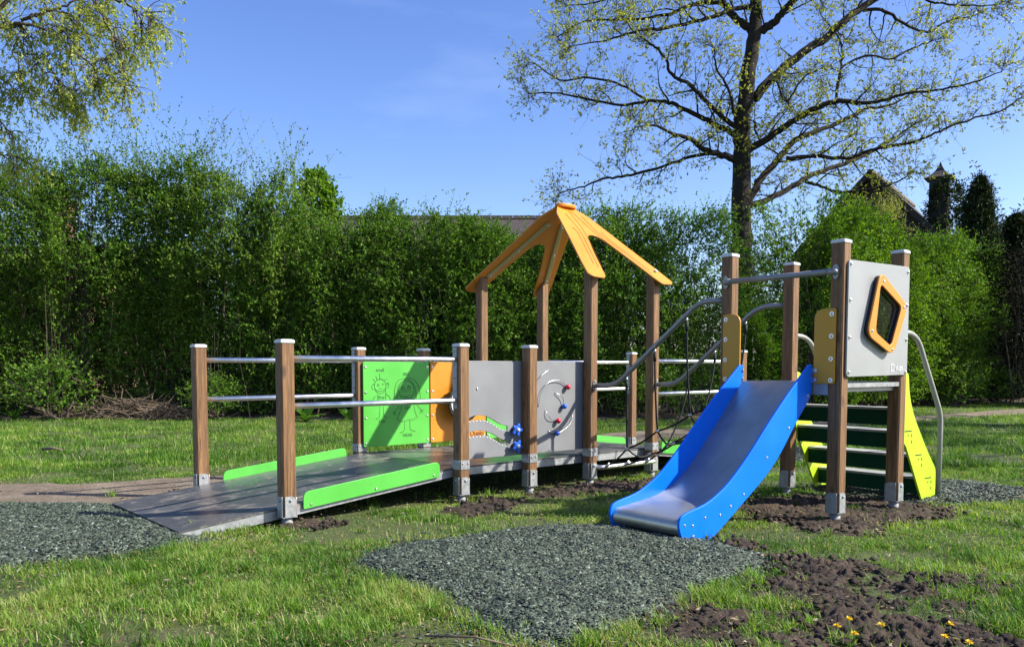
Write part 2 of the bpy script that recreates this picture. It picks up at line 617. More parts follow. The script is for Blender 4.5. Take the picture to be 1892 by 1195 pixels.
def sdist(x, y, poly):
    """signed distance to polygon, positive inside"""
    P = np.array(poly, float)
    d = np.full(x.shape, 1e9); ins = np.zeros(x.shape, bool)
    for i in range(len(P)):
        a = P[i]; b = P[(i + 1) % len(P)]
        e = b - a
        t = np.clip(((x - a[0]) * e[0] + (y - a[1]) * e[1]) / (e @ e), 0, 1)
        d = np.minimum(d, np.hypot(x - a[0] - t * e[0], y - a[1] - t * e[1]))
        c = ((a[1] > y) != (b[1] > y)) & (x < (b[0] - a[0]) * (y - a[1]) / (b[1] - a[1] + 1e-12) + a[0])
        ins ^= c
    return np.where(ins, d, -d)

def tubes_np(P, Rr, k=4):
    """P (n,K,3), Rr (n,K) -> verts, quads of n open tubes"""
    n, K, _ = P.shape
    T = np.gradient(P, axis=1)
    T /= np.linalg.norm(T, axis=2, keepdims=True) + 1e-9
    a = np.where(np.abs(T[..., 2:3]) < .9, np.array([0, 0, 1.]), np.array([1., 0, 0]))
    X = np.cross(a, T); X /= np.linalg.norm(X, axis=2, keepdims=True) + 1e-9
    Y = np.cross(T, X)
    ang = 2 * np.pi * np.arange(k) / k
    V = P[:, :, None, :] + Rr[:, :, None, None] * (X[:, :, None, :] * np.cos(ang)[None, None, :, None] + Y[:, :, None, :] * np.sin(ang)[None, None, :, None])
    idx = np.arange(n * K * k).reshape(n, K, k)
    q = np.stack([idx[:, :-1], np.roll(idx, -1, 2)[:, :-1], np.roll(idx, -1, 2)[:, 1:], idx[:, 1:]], -1)
    return V.reshape(-1, 3), q.reshape(-1, 4)

def unit(v):
    return v / (np.linalg.norm(v, axis=-1, keepdims=True) + 1e-9)

def leaves_np(C, D, Nn, L, W, fold=0.25, curl=0.0):
    """leaf blades: base C, direction D, normal Nn, length L, width W -> verts (n*4), tris"""
    D = unit(D)
    S = unit(np.cross(D, Nn)); Nn = np.cross(S, D)
    L = L[:, None]; W = W[:, None]
    mid = C + D * L * .45
    v0 = C
    v1 = mid - S * W * .5 + Nn * W * fold
    v2 = C + D * L + Nn * L * curl
    v3 = mid + S * W * .5 + Nn * W * fold
    V = np.stack([v0, v1, v2, v3], 1).reshape(-1, 3)
    i = np.arange(len(C))[:, None] * 4
    F = np.concatenate([i + np.array([0, 1, 2]), i + np.array([0, 2, 3])], 0)
    return V, F

# ------------------------------------------------------------------ measured outlines (metres)
ART = [
    [(1.775,0.919), (1.771,0.897), (1.762,0.877), (1.747,0.862), (1.729,0.852), (1.708,0.849), (1.688,0.853), (1.67,0.863), (1.656,0.879), (1.647,0.899), (1.644,0.921), (1.647,0.942), (1.657,0.962), (1.671,0.977), (1.69,0.987), (1.71,0.99), (1.73,0.987), (1.748,0.976), (1.763,0.961), (1.772,0.941), (1.775,0.919)],
    [(1.637,0.892), (1.63,0.889), (1.622,0.892), (1.617,0.901), (1.615,0.914), (1.617,0.926), (1.623,0.936), (1.63,0.939), (1.638,0.935)],
    [(1.784,0.948), (1.791,0.951), (1.798,0.949), (1.803,0.942), (1.806,0.933), (1.806,0.923), (1.802,0.914), (1.795,0.909), (1.788,0.908)],
    [(1.697,0.932), (1.696,0.927), (1.693,0.923), (1.689,0.921), (1.684,0.921), (1.68,0.923), (1.677,0.927), (1.676,0.932), (1.677,0.937), (1.68,0.941), (1.684,0.944), (1.689,0.943), (1.694,0.941), (1.696,0.937), (1.697,0.932)],
    [(1.745,0.939), (1.743,0.935), (1.739,0.934), (1.734,0.935), (1.732,0.94), (1.734,0.944), (1.739,0.945), (1.744,0.944), (1.745,0.939)],
    [(1.655,0.895), (1.675,0.877), (1.709,0.871), (1.746,0.879), (1.772,0.906)],
    [(1.696,0.9), (1.709,0.895), (1.728,0.901)],
    [(1.702,1.042), (1.707,0.977)],
    [(1.66,1.019), (1.679,0.974)],
    [(1.628,0.993), (1.651,0.964)],
    [(1.739,0.995), (1.731,0.981)],
    [(1.79,0.991), (1.758,0.975)],
    [(1.634,0.946), (1.647,0.941)],
    [(1.802,0.944), (1.781,0.94)],
    [(1.681,0.845), (1.68,0.79)],
    [(1.77,0.883), (1.769,0.795)],
    [(1.672,0.834), (1.645,0.82), (1.63,0.792)],
    [(1.776,0.843), (1.805,0.824), (1.826,0.79)],
    [(1.704,0.726), (1.698,0.624), (1.685,0.611), (1.658,0.605)],
    [(1.743,0.725), (1.745,0.633), (1.761,0.62), (1.794,0.609)],
    [(2.101,0.877), (2.097,0.853), (2.088,0.83), (2.073,0.811), (2.054,0.797), (2.032,0.788), (2.009,0.786), (1.985,0.789), (1.963,0.799), (1.945,0.814), (1.931,0.834), (1.922,0.856), (1.919,0.88), (1.923,0.904), (1.932,0.926), (1.946,0.944), (1.965,0.959), (1.987,0.968), (2.01,0.971), (2.034,0.967), (2.056,0.958), (2.074,0.943), (2.089,0.923), (2.098,0.901), (2.101,0.877)],
    [(1.867,0.797), (1.87,0.881), (1.892,0.946), (1.927,0.981), (1.98,0.993), (1.997,0.98), (1.944,0.953), (1.914,0.917), (1.9,0.858), (1.898,0.796)],
    [(1.997,0.989), (2.05,0.996), (2.103,0.979), (2.148,0.928), (2.17,0.86), (2.176,0.789)],
    [(2.032,0.98), (2.076,0.959), (2.112,0.906), (2.122,0.854), (2.127,0.792)],
    [(1.991,0.89), (1.989,0.883), (1.984,0.878), (1.977,0.876), (1.969,0.876), (1.962,0.879), (1.958,0.884), (1.956,0.89), (1.958,0.897), (1.963,0.902), (1.97,0.904), (1.978,0.904), (1.985,0.901), (1.989,0.896), (1.991,0.89)],
    [(2.06,0.894), (2.058,0.888), (2.053,0.883), (2.046,0.88), (2.038,0.88), (2.031,0.883), (2.026,0.889), (2.025,0.895), (2.026,0.901), (2.031,0.906), (2.038,0.909), (2.046,0.909), (2.053,0.906), (2.058,0.901), (2.06,0.894)],
    [(1.974,0.905), (1.97,0.923)],
    [(1.961,0.901), (1.951,0.903)],
    [(2.042,0.91), (2.036,0.926)],
    [(2.032,0.906), (2.027,0.919)],
    [(2.054,0.906), (2.069,0.911)],
    [(1.993,0.862), (2.009,0.869), (2.027,0.863)],
    [(1.965,0.824), (1.982,0.812), (2.009,0.813), (2.035,0.813), (2.058,0.829)],
    [(1.987,0.812), (2.006,0.797), (2.031,0.811)],
    [(1.955,0.732), (1.942,0.688), (1.906,0.608), (1.902,0.586), (1.958,0.568), (1.993,0.571), (2.029,0.583), (2.082,0.582), (2.136,0.603), (2.11,0.66), (2.097,0.728)],
    [(1.925,0.725), (1.874,0.668), (1.846,0.662)],
    [(1.874,0.668), (1.855,0.643)],
    [(1.874,0.668), (1.879,0.63)],
    [(2.133,0.73), (2.182,0.678), (2.218,0.677)],
    [(2.182,0.678), (2.168,0.641)],
    [(2.182,0.678), (2.202,0.648)],
    [(1.986,0.572), (1.984,0.486), (1.97,0.468), (1.931,0.456)],
    [(2.046,0.582), (2.05,0.487), (2.072,0.474), (2.115,0.465)]]
OAK = [
    [(6.66,24.0,3.25,0.328), (6.64,24.0,4.22,0.305), (6.62,24.0,5.7,0.281), (6.63,24.0,7.06,0.258), (6.62,24.0,7.97,0.242), (6.71,24.0,8.94,0.226), (6.85,24.0,10.06,0.203), (6.93,24.0,10.73,0.18), (6.96,24.0,11.54,0.164), (6.97,24.0,12.72,0.117), (6.85,24.0,13.96,0.047)],
    [(6.91,24.0,10.65,0.133), (6.7,24.07,10.83,0.117), (6.35,24.19,11.18,0.102), (6.14,24.29,11.52,0.095), (5.89,24.42,12.02,0.079), (5.65,24.58,12.7,0.056), (5.53,24.77,13.55,0.024)],
    [(6.95,24.0,10.62,0.133), (7.19,23.91,10.73,0.117), (7.39,23.83,10.84,0.109), (7.7,23.66,11.18,0.092), (8.08,23.48,11.53,0.084), (8.43,23.26,12.01,0.061), (8.63,23.05,12.54,0.023)],
    [(6.95,24.0,8.79,0.141), (7.51,24.12,9.43,0.126), (8.39,24.28,10.16,0.118), (9.12,24.4,10.66,0.111), (9.77,24.52,11.24,0.104), (10.6,24.66,11.83,0.088), (11.34,24.79,12.34,0.065), (12.18,24.91,12.78,0.024)],
    [(6.74,24.0,7.29,0.117), (7.5,23.75,7.75,0.093), (7.97,23.59,8.07,0.084), (8.63,23.39,8.38,0.076), (9.1,23.25,8.48,0.068), (9.7,23.08,8.39,0.053), (10.22,22.94,8.42,0.045), (10.73,22.78,8.54,0.037), (11.42,22.58,8.55,0.029), (12.28,22.33,8.67,0.022), (12.93,22.12,8.88,0.014)],
    [(6.77,24.0,5.85,0.125), (7.3,24.29,6.6,0.103), (7.75,24.49,7.11,0.096), (8.11,24.67,7.54,0.088), (8.65,24.88,7.98,0.081), (9.46,25.14,8.29,0.065), (10.28,25.41,8.69,0.058), (10.84,25.6,8.99,0.042), (11.79,25.89,9.24,0.034), (12.76,26.22,9.83,0.017)],
    [(7.57,23.0,6.87,0.06), (8.28,22.93,6.9,0.052), (9.19,22.83,6.84,0.052), (9.88,22.76,7.04,0.044), (10.71,22.67,7.16,0.037), (11.46,22.58,7.42,0.029), (12.06,22.51,7.68,0.029), (13.06,22.4,7.93,0.022), (13.61,22.33,8.29,0.015)],
    [(6.77,24.0,5.74,0.102), (7.57,24.36,6.04,0.087), (8.49,24.8,6.56,0.081), (9.06,25.08,6.9,0.073), (10.03,25.5,7.27,0.066), (11.02,25.93,7.71,0.059), (12.05,26.41,8.32,0.043), (12.9,26.8,8.85,0.017)],
    [(8.1,23.0,6.22,0.045), (8.49,22.86,6.06,0.037), (8.94,22.7,5.88,0.037), (9.51,22.5,5.9,0.029), (10.19,22.26,6.0,0.022), (10.66,22.06,6.3,0.014)],
    [(6.59,24.0,6.99,0.117), (6.25,23.88,7.11,0.101), (5.83,23.74,7.18,0.085), (5.42,23.6,7.26,0.077), (5.0,23.43,7.51,0.061), (4.52,23.27,7.58,0.045), (3.89,23.04,7.77,0.03), (3.35,22.86,7.64,0.015)],
    [(5.86,24.0,7.27,0.055), (5.18,24.22,7.19,0.047), (4.3,24.51,6.96,0.04), (3.4,24.81,6.79,0.04), (2.79,25.0,6.76,0.033), (2.17,25.2,6.57,0.025), (1.45,25.43,6.44,0.017)],
    [(6.7,24.0,7.36,0.102), (6.38,24.11,7.85,0.086), (5.94,24.22,8.11,0.079), (5.5,24.32,8.36,0.071), (5.05,24.43,8.62,0.064), (4.6,24.53,8.85,0.056), (3.99,24.65,8.92,0.048), (3.23,24.81,8.86,0.04), (2.22,25.02,9.12,0.033), (1.43,25.18,9.33,0.025), (0.47,25.38,9.38,0.017)],
    [(6.65,24.0,7.89,0.086), (6.0,23.86,8.22,0.07), (5.51,23.73,8.63,0.062), (5.02,23.6,9.03,0.054), (4.47,23.48,9.28,0.046), (4.26,23.38,9.72,0.038), (3.9,23.28,10.01,0.03), (3.44,23.18,10.25,0.023), (2.98,23.04,10.7,0.015)],
    [(6.82,24.0,11.36,0.078), (6.24,23.79,11.19,0.062), (5.74,23.59,10.93,0.054), (5.09,23.35,10.68,0.053), (4.3,23.04,10.38,0.045), (3.45,22.72,10.18,0.037), (2.54,22.36,9.79,0.022), (1.59,21.99,9.51,0.014)],
    [(5.99,24.0,11.47,0.062), (5.29,24.3,11.56,0.055), (4.45,24.7,11.39,0.048), (3.41,25.14,11.46,0.041), (2.26,25.61,11.61,0.025), (1.39,26.02,11.3,0.017)],
    [(9.67,25.0,9.05,0.049), (9.85,25.21,9.81,0.041), (10.0,25.42,10.59,0.033), (9.89,25.59,11.21,0.025), (9.47,25.82,11.86,0.017)],
    [(9.8,25.0,10.01,0.033), (10.58,25.08,10.39,0.033), (11.42,25.16,10.34,0.025), (12.08,25.23,10.68,0.025), (12.75,25.3,10.94,0.016)],
    [(10.43,25.0,11.67,0.057), (11.12,25.13,11.72,0.049), (11.76,25.26,11.39,0.041), (12.56,25.42,11.22,0.033), (13.18,25.54,11.58,0.025), (14.07,25.71,11.81,0.017)],
    [(6.69,24.0,8.27,0.062), (6.38,23.86,8.3,0.054), (6.14,23.55,8.8,0.038), (5.66,23.17,9.32,0.03), (5.51,22.88,9.78,0.015)],
    [(4.05,25.0,9.05,0.041), (3.3,25.37,9.63,0.033), (2.36,25.77,10.0,0.034), (1.48,26.13,10.04,0.026), (0.74,26.49,10.66,0.017)],
    [(7.09,24.0,9.02,0.047), (7.46,23.73,9.22,0.039), (7.67,23.39,8.52,0.03), (7.97,23.03,8.98,0.022), (8.43,22.69,9.22,0.015)],
    [(7.04,24.0,7.97,0.031), (6.99,24.1,8.15,0.031), (7.23,24.39,7.77,0.032), (7.83,24.85,8.52,0.024), (8.42,25.19,8.94,0.016)],
    [(4.92,24.0,11.98,0.047), (4.2,24.24,11.87,0.039), (3.32,24.51,11.92,0.032), (2.42,24.8,11.81,0.024), (1.73,25.01,11.83,0.016)],
    [(9.88,23.0,11.11,0.045), (10.67,22.82,11.17,0.037), (11.39,22.66,10.89,0.029), (12.16,22.49,10.74,0.022), (12.79,22.34,10.68,0.015)]]
BOUGH = [
    [(-7.17,8.5,3.44,0.0627), (-6.52,8.6,4.19,0.0519), (-5.99,8.67,4.51,0.0407), (-5.59,8.71,4.6,0.0321), (-5.32,8.74,4.63,0.0264), (-5.16,8.76,4.65,0.0235), (-5.02,8.77,4.74,0.0176), (-4.86,8.79,4.81,0.0147), (-4.67,8.81,4.88,0.0118), (-4.47,8.84,5.0,0.0089), (-4.28,8.86,5.12,0.0059)],
    [(-5.03,8.5,4.55,0.0171), (-4.85,8.48,4.54,0.0142), (-4.65,8.44,4.45,0.0113), (-4.44,8.41,4.33,0.0113), (-4.29,8.38,4.19,0.0084), (-4.14,8.35,4.03,0.007), (-4.04,8.33,3.93,0.0056)],
    [(-4.54,8.5,4.42,0.0057), (-4.51,8.57,4.23,0.0057), (-4.47,8.64,4.03,0.0043), (-4.47,8.7,3.83,0.0029)],
    [(-4.86,8.5,4.63,0.0114), (-4.64,8.55,4.71,0.0086), (-4.44,8.6,4.66,0.0058), (-4.33,8.63,4.56,0.0058)],
    [(-5.45,8.5,4.51,0.0228), (-4.89,8.62,5.01,0.0202), (-4.55,8.67,5.06,0.0174), (-4.33,8.71,4.95,0.0146), (-4.26,8.75,4.74,0.0117), (-4.2,8.78,4.58,0.0118), (-4.02,8.81,4.46,0.0089), (-3.84,8.85,4.28,0.0089), (-3.65,8.89,4.15,0.006), (-3.52,8.92,4.04,0.003)],
    [(-4.22,8.5,4.85,0.0114), (-3.89,8.44,4.74,0.0113), (-3.68,8.39,4.59,0.0084), (-3.5,8.33,4.33,0.0056), (-3.43,8.28,4.04,0.0056), (-3.39,8.24,3.82,0.0028)],
    [(-6.01,8.5,4.39,0.0199), (-5.8,8.59,4.34,0.0173), (-5.53,8.69,4.27,0.0117), (-5.34,8.79,4.11,0.0088), (-5.23,8.84,4.02,0.0059), (-5.16,8.87,4.05,0.003)],
    [(-5.74,8.5,4.31,0.0142), (-5.47,8.5,3.99,0.0114), (-5.32,8.5,3.71,0.0085), (-5.18,8.5,3.49,0.0057), (-5.14,8.5,3.27,0.0028)],
    [(-5.01,8.5,4.54,0.0071), (-4.94,8.52,4.4,0.0057), (-4.9,8.53,4.27,0.0057), (-4.76,8.55,4.25,0.0043), (-4.67,8.57,4.06,0.0029)],
    [(-4.12,8.5,4.58,0.0085), (-4.0,8.47,4.3,0.0057), (-3.91,8.45,4.05,0.0057), (-3.83,8.43,3.88,0.0042), (-3.77,8.41,3.74,0.0028)],
    [(-6.44,8.5,4.15,0.0342), (-6.01,8.32,4.59,0.0279), (-5.44,8.12,5.02,0.0191), (-4.78,7.92,5.29,0.008)]]
# ------------------------------------------------------------------ the play structure
CA, SA = math.cos(R(40.95)), math.sin(R(40.95))
u3 = Vector((CA, SA, 0)); n3 = Vector((-SA, CA, 0)); z3 = Vector((0, 0, 1))
S_ = (0.0, 1.5196, 2.2696, 3.0298, 3.9204, 5.47)      # post rows along the walkway
W = 1.6043                                              # walkway width between post rows
def S3(s, n, h=0.0):
    return Vector((-1.5604, 5.6351, 0)) + u3 * s + n3 * n + z3 * h
C2, T2 = math.cos(R(38.54)), math.sin(R(38.54))
AB = Vector((C2, T2, 0)); AC = Vector((T2, -C2, 0))
TA = Vector((1.7253, 6.5365, 0)); TB = TA + AB * .85; TC = TA + AC * .9366; TD = TC + AB * .85
def T3(ac, ab, h=0.0):
    return TA + AC * ac + AB * ab + z3 * h

PLAY = empty('play_structure', S3(2.7, .8, 0), 'wooden post play unit with ramps, roofed platform, rope net and blue slide', 'play structure')

def rotm(P, ang):
    return Matrix.Translation(P) @ Matrix.Rotation(ang, 4, 'Z')

bolt_me = None
def bolt(parent, pos, nrm, r=.0085):
    """one dome-headed bolt on a washer"""
    global bolt_me
    if bolt_me is None:
        b = MB()
        b.tube([(0, 0, -.002), (0, 0, .0025)], 1.0 * .013, 14)
        b.ball((0, 0, .002), .0085, 10, 6, (1, 1, .75))
        o = b.build('bolt', M['bolt'])
        bolt_me = o.data
        bpy.data.objects.remove(o)
    o = bpy.data.objects.new('bolt', bolt_me)
    COL.objects.link(o)
    o.location = pos
    o.rotation_euler = Vector(nrm).to_track_quat('Z', 'Y').to_euler()
    o.scale = (r / .0085,) * 3
    o.parent = parent
    o.matrix_parent_inverse = world_of(parent).inverted()
    return o

def post(P, ang, top, cap=True, slope=None, foot=True):
    w, c = .05, .010
    oct_ = [(w - c, -w), (w, -w + c), (w, w - c), (w - c, w), (-w + c, w), (-w, w - c), (-w, -w + c), (-w + c, -w)]
    m = rotm(P, ang)
    mi = MB()
    ztop = top - (.006 if cap else 0)
    mi.prism(oct_, .078, ztop, m)
    if slope:                                          # roof posts are sawn to the roof pitch (runs along local y)
        k = len(oct_)
        for i in range(k, 2 * k):
            q = oct_[i - k]
            v = m @ Vector((q[0], q[1], top + slope * q[1]))
            mi.v[i] = tuple(v)
    o = mi.build('post', M['wood'], PLAY)
    if cap:
        b = MB()
        for (r, z0, z1) in ((.0545, top - .024, top - .006), (.050, top - .006, top - .002), (.043, top - .002, top + .001)):
            pts = roundpoly([(-r, -r), (r, -r), (r, r), (-r, r)], .014, 3)
            b.prism(pts, z0, z1, m)
        b.build('post_cap', M['cap'], o)
    if foot:
        b = MB()
        for k in range(4):
            mk = m @ Matrix.Rotation(k * math.pi / 2, 4, 'Z') @ Matrix.Translation((0, -w - .003, 0)) @ Matrix.Rotation(math.pi / 2, 4, 'X')
            pl = roundpoly([(-.039, .070), (.039, .070), (.039, .214), (-.039, .214)], [0, 0, .034 if k % 2 == 0 else .006, .006 if k % 2 == 0 else .034], 5)
            b.prism(pl, -.0025, .0025, mk)
            b.tube([mk @ Vector((0, .186, .002)), mk @ Vector((0, .186, .006))], .012, 12)
            b.ball(mk @ Vector((0, .186, .006)), .009, 8, 5)
        b.prism([(-.052, -.052), (.052, -.052), (.052, .052), (-.052, .052)], .066, .0735, m)
        b.build('foot_bracket', M['galv'], o)
        b = MB()
        b.tube([m @ Vector((0, 0, -.08)), m @ Vector((0, 0, .066))], .037, 20)
        b.build('base_pipe', M['pipe'], o)
    return o

HS = 1.292
pA = R(40.95)
near = [post(S3(s, 0), pA, HS) for s in (S_[0], S_[1], S_[2], S_[5])]
far = [post(S3(s, W), pA, HS) for s in (S_[0], S_[1], S_[2], S_[5])]
roofp = [post(S3(s, 0), pA, 2.030, cap=False, slope=.88) for s in S_[3:5]] + [post(S3(s, W), pA, 2.030, cap=False, slope=-.88) for s in S_[3:5]]
tw = [post(p, R(38.54), 1.992) for p in (TA, TB, TC, TD)]

# mounting strips the rails are bolted to, and the small plates at deck level
def strip_on(postobj, s, n, h0, h1, side=-1, w=.052):
    b = MB()
    m = rotm(S3(s, n), pA)
    b.box(side * .0525, .012, (h0 + h1) / 2, .004, w, h1 - h0, m)
    for h in np.linspace(h0 + .03, h1 - .03, 5):
        b.ball(m @ Vector((side * .056, .012, float(h))), .007, 8, 5)
    b.build('rail_bracket', M['galv'], postobj)
strip_on(near[1], S_[1], 0, .77, 1.262); strip_on(far[1], S_[1], W, .77, 1.262)
strip_on(near[3], S_[5], 0, .77, 1.262); strip_on(far[3], S_[5], W, .77, 1.262)

def deck_plate(postobj, s, n, h, sgn):
    b = MB()
    m = rotm(S3(s, n), pA)
    b.box(-.0525, .0, h, .004, .09, .075, m)
    b.box(0.0, sgn * .0525, h, .09, .004, .075, m)
    for y in (-.025, .025):
        b.ball(m @ Vector((-.055, y, h + .01)), .008, 8, 5)
        b.ball(m @ Vector((y, sgn * .055, h + .01)), .008, 8, 5)
    b.build('deck_bracket', M['galv'], postobj)
for i in (1, 2):
    deck_plate(near[i], S_[i], 0, .315, -1)
    deck_plate(far[i], S_[i], W, .335, -1)
for p_, s in zip(roofp[:2], S_[3:5]):
    deck_plate(p_, s, 0, .315, -1)

def rail(pts, mat, r=.0205, name='handrail', fil=.05):
    b = MB()
    b.tube(smoothpath(pts, fil), r, 16)
    return b.build(name, mat, PLAY)
for n in (0.0, W):
    for h in (1.163, .834):
        rail([S3(.045, n, h), S3(1.40, n, h), S3(1.462, n + .004, h)], M['rail'])
        rail([S3(3.97, n, h), S3(5.36, n, h), S3(5.418, n + .004, h)], M['rail'])

# decks: two ramps and a level platform
def slab(mb, s0, h0, s1, h1, n0, n1, th):
    vs = []
    for (s, h) in ((s0, h0), (s1, h1)):
        for n in (n0, n1):
            vs += [S3(s, n, h), S3(s, n, h - th)]
    mb.add([tuple(v) for v in vs], [(0, 4, 6, 2), (1, 3, 7, 5), (0, 1, 5, 4), (2, 6, 7, 3), (0, 2, 3, 1), (4, 5, 7, 6)])
ND0, ND1 = .060, W - .060
def deck(s0, h0, s1, h1, name, seams=()):
    cuts = [s0] + list(seams) + [s1]
    b = MB()
    hh = lambda s: h0 + (h1 - h0) * (s - s0) / (s1 - s0)
    for a, c in zip(cuts[:-1], cuts[1:]):
        slab(b, a + .0015, hh(a + .0015), c - .0015, hh(c - .0015), ND0, ND1, .014)
    o = b.build(name, M['deck'], PLAY)
    f = MB()
    for (a, c) in ((ND0 + .002, ND0 + .010), (ND1 - .010, ND1 - .002)):
        slab(f, s0 + .002, hh(s0) - .0145, s1 - .002, hh(s1) - .0145, a, c, .062)
        a2, c2 = (a, a + .04) if a < 1 else (c - .04, c)
        slab(f, s0 + .004, hh(s0) - .0725, s1 - .004, hh(s1) - .0725, a2 + .001, c2 - .001, .004)
    for s in np.linspace(s0 + .03, s1 - .05, 5):
        s = float(s)
        slab(f, s, hh(s) - .0155, s + .04, hh(s + .04) - .0155, ND0 + .012, ND1 - .012, .05)
    f.build('deck_frame', M['galv'], o)
    return o
deck(-.72, .047, 1.50, .288, 'ramp_deck', (.72,))
deck(1.505, .290, 3.965, .290, 'platform_deck', (2.27, 3.03))
deck(3.97, .288, 6.19, .047, 'ramp_deck', (4.75,))
for s in (-.56, 6.0):
    for n in (.075, W - .075):
        b = MB()
        m = rotm(S3(s, n), pA)
        b.box(0, 0, -.005, .05, .006, .095, m); b.box(0, .023, -.02, .05, .04, .006, m)
        b.build('ramp_foot', M['galv'], PLAY)

def kerb(s0, s1, n, flip=False):
    dh = lambda s: .125 + .1085 * s
    pts = [(s0, dh(s0) - .045), (s1, dh(s1) - .045), (s1, dh(s1) + .078), (s0, dh(s0) + .078)]
    if flip:
        pts = [(5.47 - a, h) for a, h in pts][::-1]
    o = plate('kerb', [roundpoly(pts, [.012, .012, .05, .05] if not flip else [.05, .05, .012, .012], 5)], .015, (S3(0, n), u3, z3), M['green'], PLAY)
    side = -1 if n < 1 else -1
    for a in (s0 + .06, (s0 + s1) / 2, s1 - .06):
        s = 5.47 - a if flip else a
        bolt(o, S3(s, n - .0085, dh(a) - .02), -n3, .006)
kerb(.145, 1.335, .048); kerb(.165, 1.345, W - .048)
kerb(.145, 1.335, .048, True); kerb(.165, 1.345, W - .048, True)

# wall panels on the platform
ZP = W - .0675
def wall_panel(s0, s1, mat, n, holes=(), name='wall_panel', h0=.34, h1=1.155, label=None, nb=4):
    o = plate(name, [roundpoly([(s0, h0), (s1, h0), (s1, h1), (s0, h1)], .022, 4)] + list(holes), .015, (S3(0, n), u3, z3), mat, PLAY)
    if label: o['label'] = label
    for s in (s0 + .025, s1 - .025):
        for k in range(nb):
            bolt(o, S3(s, n - .008, h0 + .035 + (h1 - h0 - .085) * k / max(nb - 1, 1)), -n3)
    return o
gp = wall_panel(1.522, 2.286, M['green'], ZP, label='green drawing panel with a boy and a girl', name='drawing_panel')
b = MB()
for line in ART:
    pts = [S3(s, ZP - .0079, h) for s, h in line]
    b.tube(pts, .0026, 5)
b.build('line_drawing', M['line'], gp)
for body, s, h, sz in (('small', 1.708, 1.075, .046), ('BIG', 2.005, 1.034, .042), ('Boy', 1.722, .812, .046), ('Girl', 2.021, .704, .046), ('FAR', 1.726, .578, .044), ('NEAR', 2.018, .431, .044)):
    text('lettering', body, sz, (S3(s, ZP - .0082, h), u3, z3), M['line'], gp)
op = wall_panel(2.300, 3.020, M['orange'], ZP, label='orange panel with a turning wheel', name='wheel_panel')
text('lettering', 'Ouelo', .072, (S3(2.897, ZP - .0085, .403), u3, z3), M['groove'], op, .0012)
# turning wheel with a scalloped rim
wc = S3(2.655, ZP - .105, .741)
fr = (wc, u3, z3)
rim = [(.2 * (1 + .035 * max(0, math.cos(24 * t)) ** 3) * math.cos(t), .2 * (1 + .035 * max(0, math.cos(24 * t)) ** 3) * math.sin(t)) for t in [2 * math.pi * i / 192 for i in range(192)]]
wh = plate('turning_wheel', [rim], .022, fr, M['dark'], op, .003)
fr2 = (wc - n3 * .014, u3, z3)
plate('wheel_face', [[(.178 * math.cos(t), .178 * math.sin(t)) for t in [2 * math.pi * i / 64 for i in range(64)]]], .006, fr2, M['white'], op, .002)
b = MB(); b.tube([S3(2.655, ZP - .095, .741), S3(2.655, ZP - .006, .741)], .03, 16); b.build('axle', M['dark'], op)
for k in range(6):
    a = k * math.pi / 3 + .5
    bolt(op, S3(2.655 + .14 * math.cos(a), ZP - .123, .741 + .14 * math.sin(a)), -n3, .007)
g3 = wall_panel(3.035, 3.895, M['green'], ZP, label='plain green panel under the roof', nb=2)

# grey panels on the near posts; the first has two toothed slots you look through
def teeth(path, amp=.010, per=.0375):
    P = catmull(path, 10)
    d = np.concatenate([[0], np.cumsum(np.hypot(*np.diff(P, axis=0).T))])
    k = int(d[-1] / .004)
    x = np.interp(np.linspace(0, d[-1], k), d, P[:, 0]); y = np.interp(np.linspace(0, d[-1], k), d, P[:, 1])
    ph = np.linspace(0, d[-1], k) / per * 2 * np.pi
    y = y + amp * (np.clip(np.sin(ph), -.35, .5))
    return list(zip(x.tolist(), y.tolist()))
SL1T = [(1.60, .660), (1.651, .687), (1.701, .699), (1.769, .702), (1.839, .688), (1.909, .656), (1.981, .620), (2.065, .600)]
SL1B = [(1.60, .640), (1.651, .655), (1.719, .659), (1.799, .657), (1.839, .648), (1.876, .636), (1.914, .616), (1.952, .594), (1.986, .577), (2.024, .566), (2.065, .557)]
SL2T = [(1.60, .540), (1.65, .560), (1.70, .572), (1.769, .572), (1.839, .561), (1.909, .535), (1.981, .495), (2.065, .470)]
SL2B = [(1.60, .505), (1.65, .524), (1.718, .529), (1.799, .525), (1.839, .519), (1.881, .504), (1.919, .487), (1.952, .469), (1.986, .448), (2.029, .435), (2.065, .427)]
holes = [[tuple(p) for p in catmull(t, 4)] + teeth(b_)[::-1] for t, b_ in ((SL1T, SL1B), (SL2T, SL2B))]
NP = .0675
g1 = wall_panel(1.535, 2.258, M['panel'], NP, holes, name='game_panel', nb=0, label='grey panel with two toothed slots and blue flower knobs')
b = MB()
for path in (SL1B, SL2B):
    P = catmull(path, 6); d = np.concatenate([[0], np.cumsum(np.hypot(*np.diff(P, axis=0).T))])
    for q in np.arange(.02, d[-1], .0375):
        x = float(np.interp(q, d, P[:, 0])); y = float(np.interp(q, d, P[:, 1]))
        b.ball(S3(x, NP - .004, y - .006), .0075, 8, 5, (1, 1, .8))
b.build('slot_tooth_glints', M['white'], g1)  # white balls stand in for bright highlights along the toothed edges
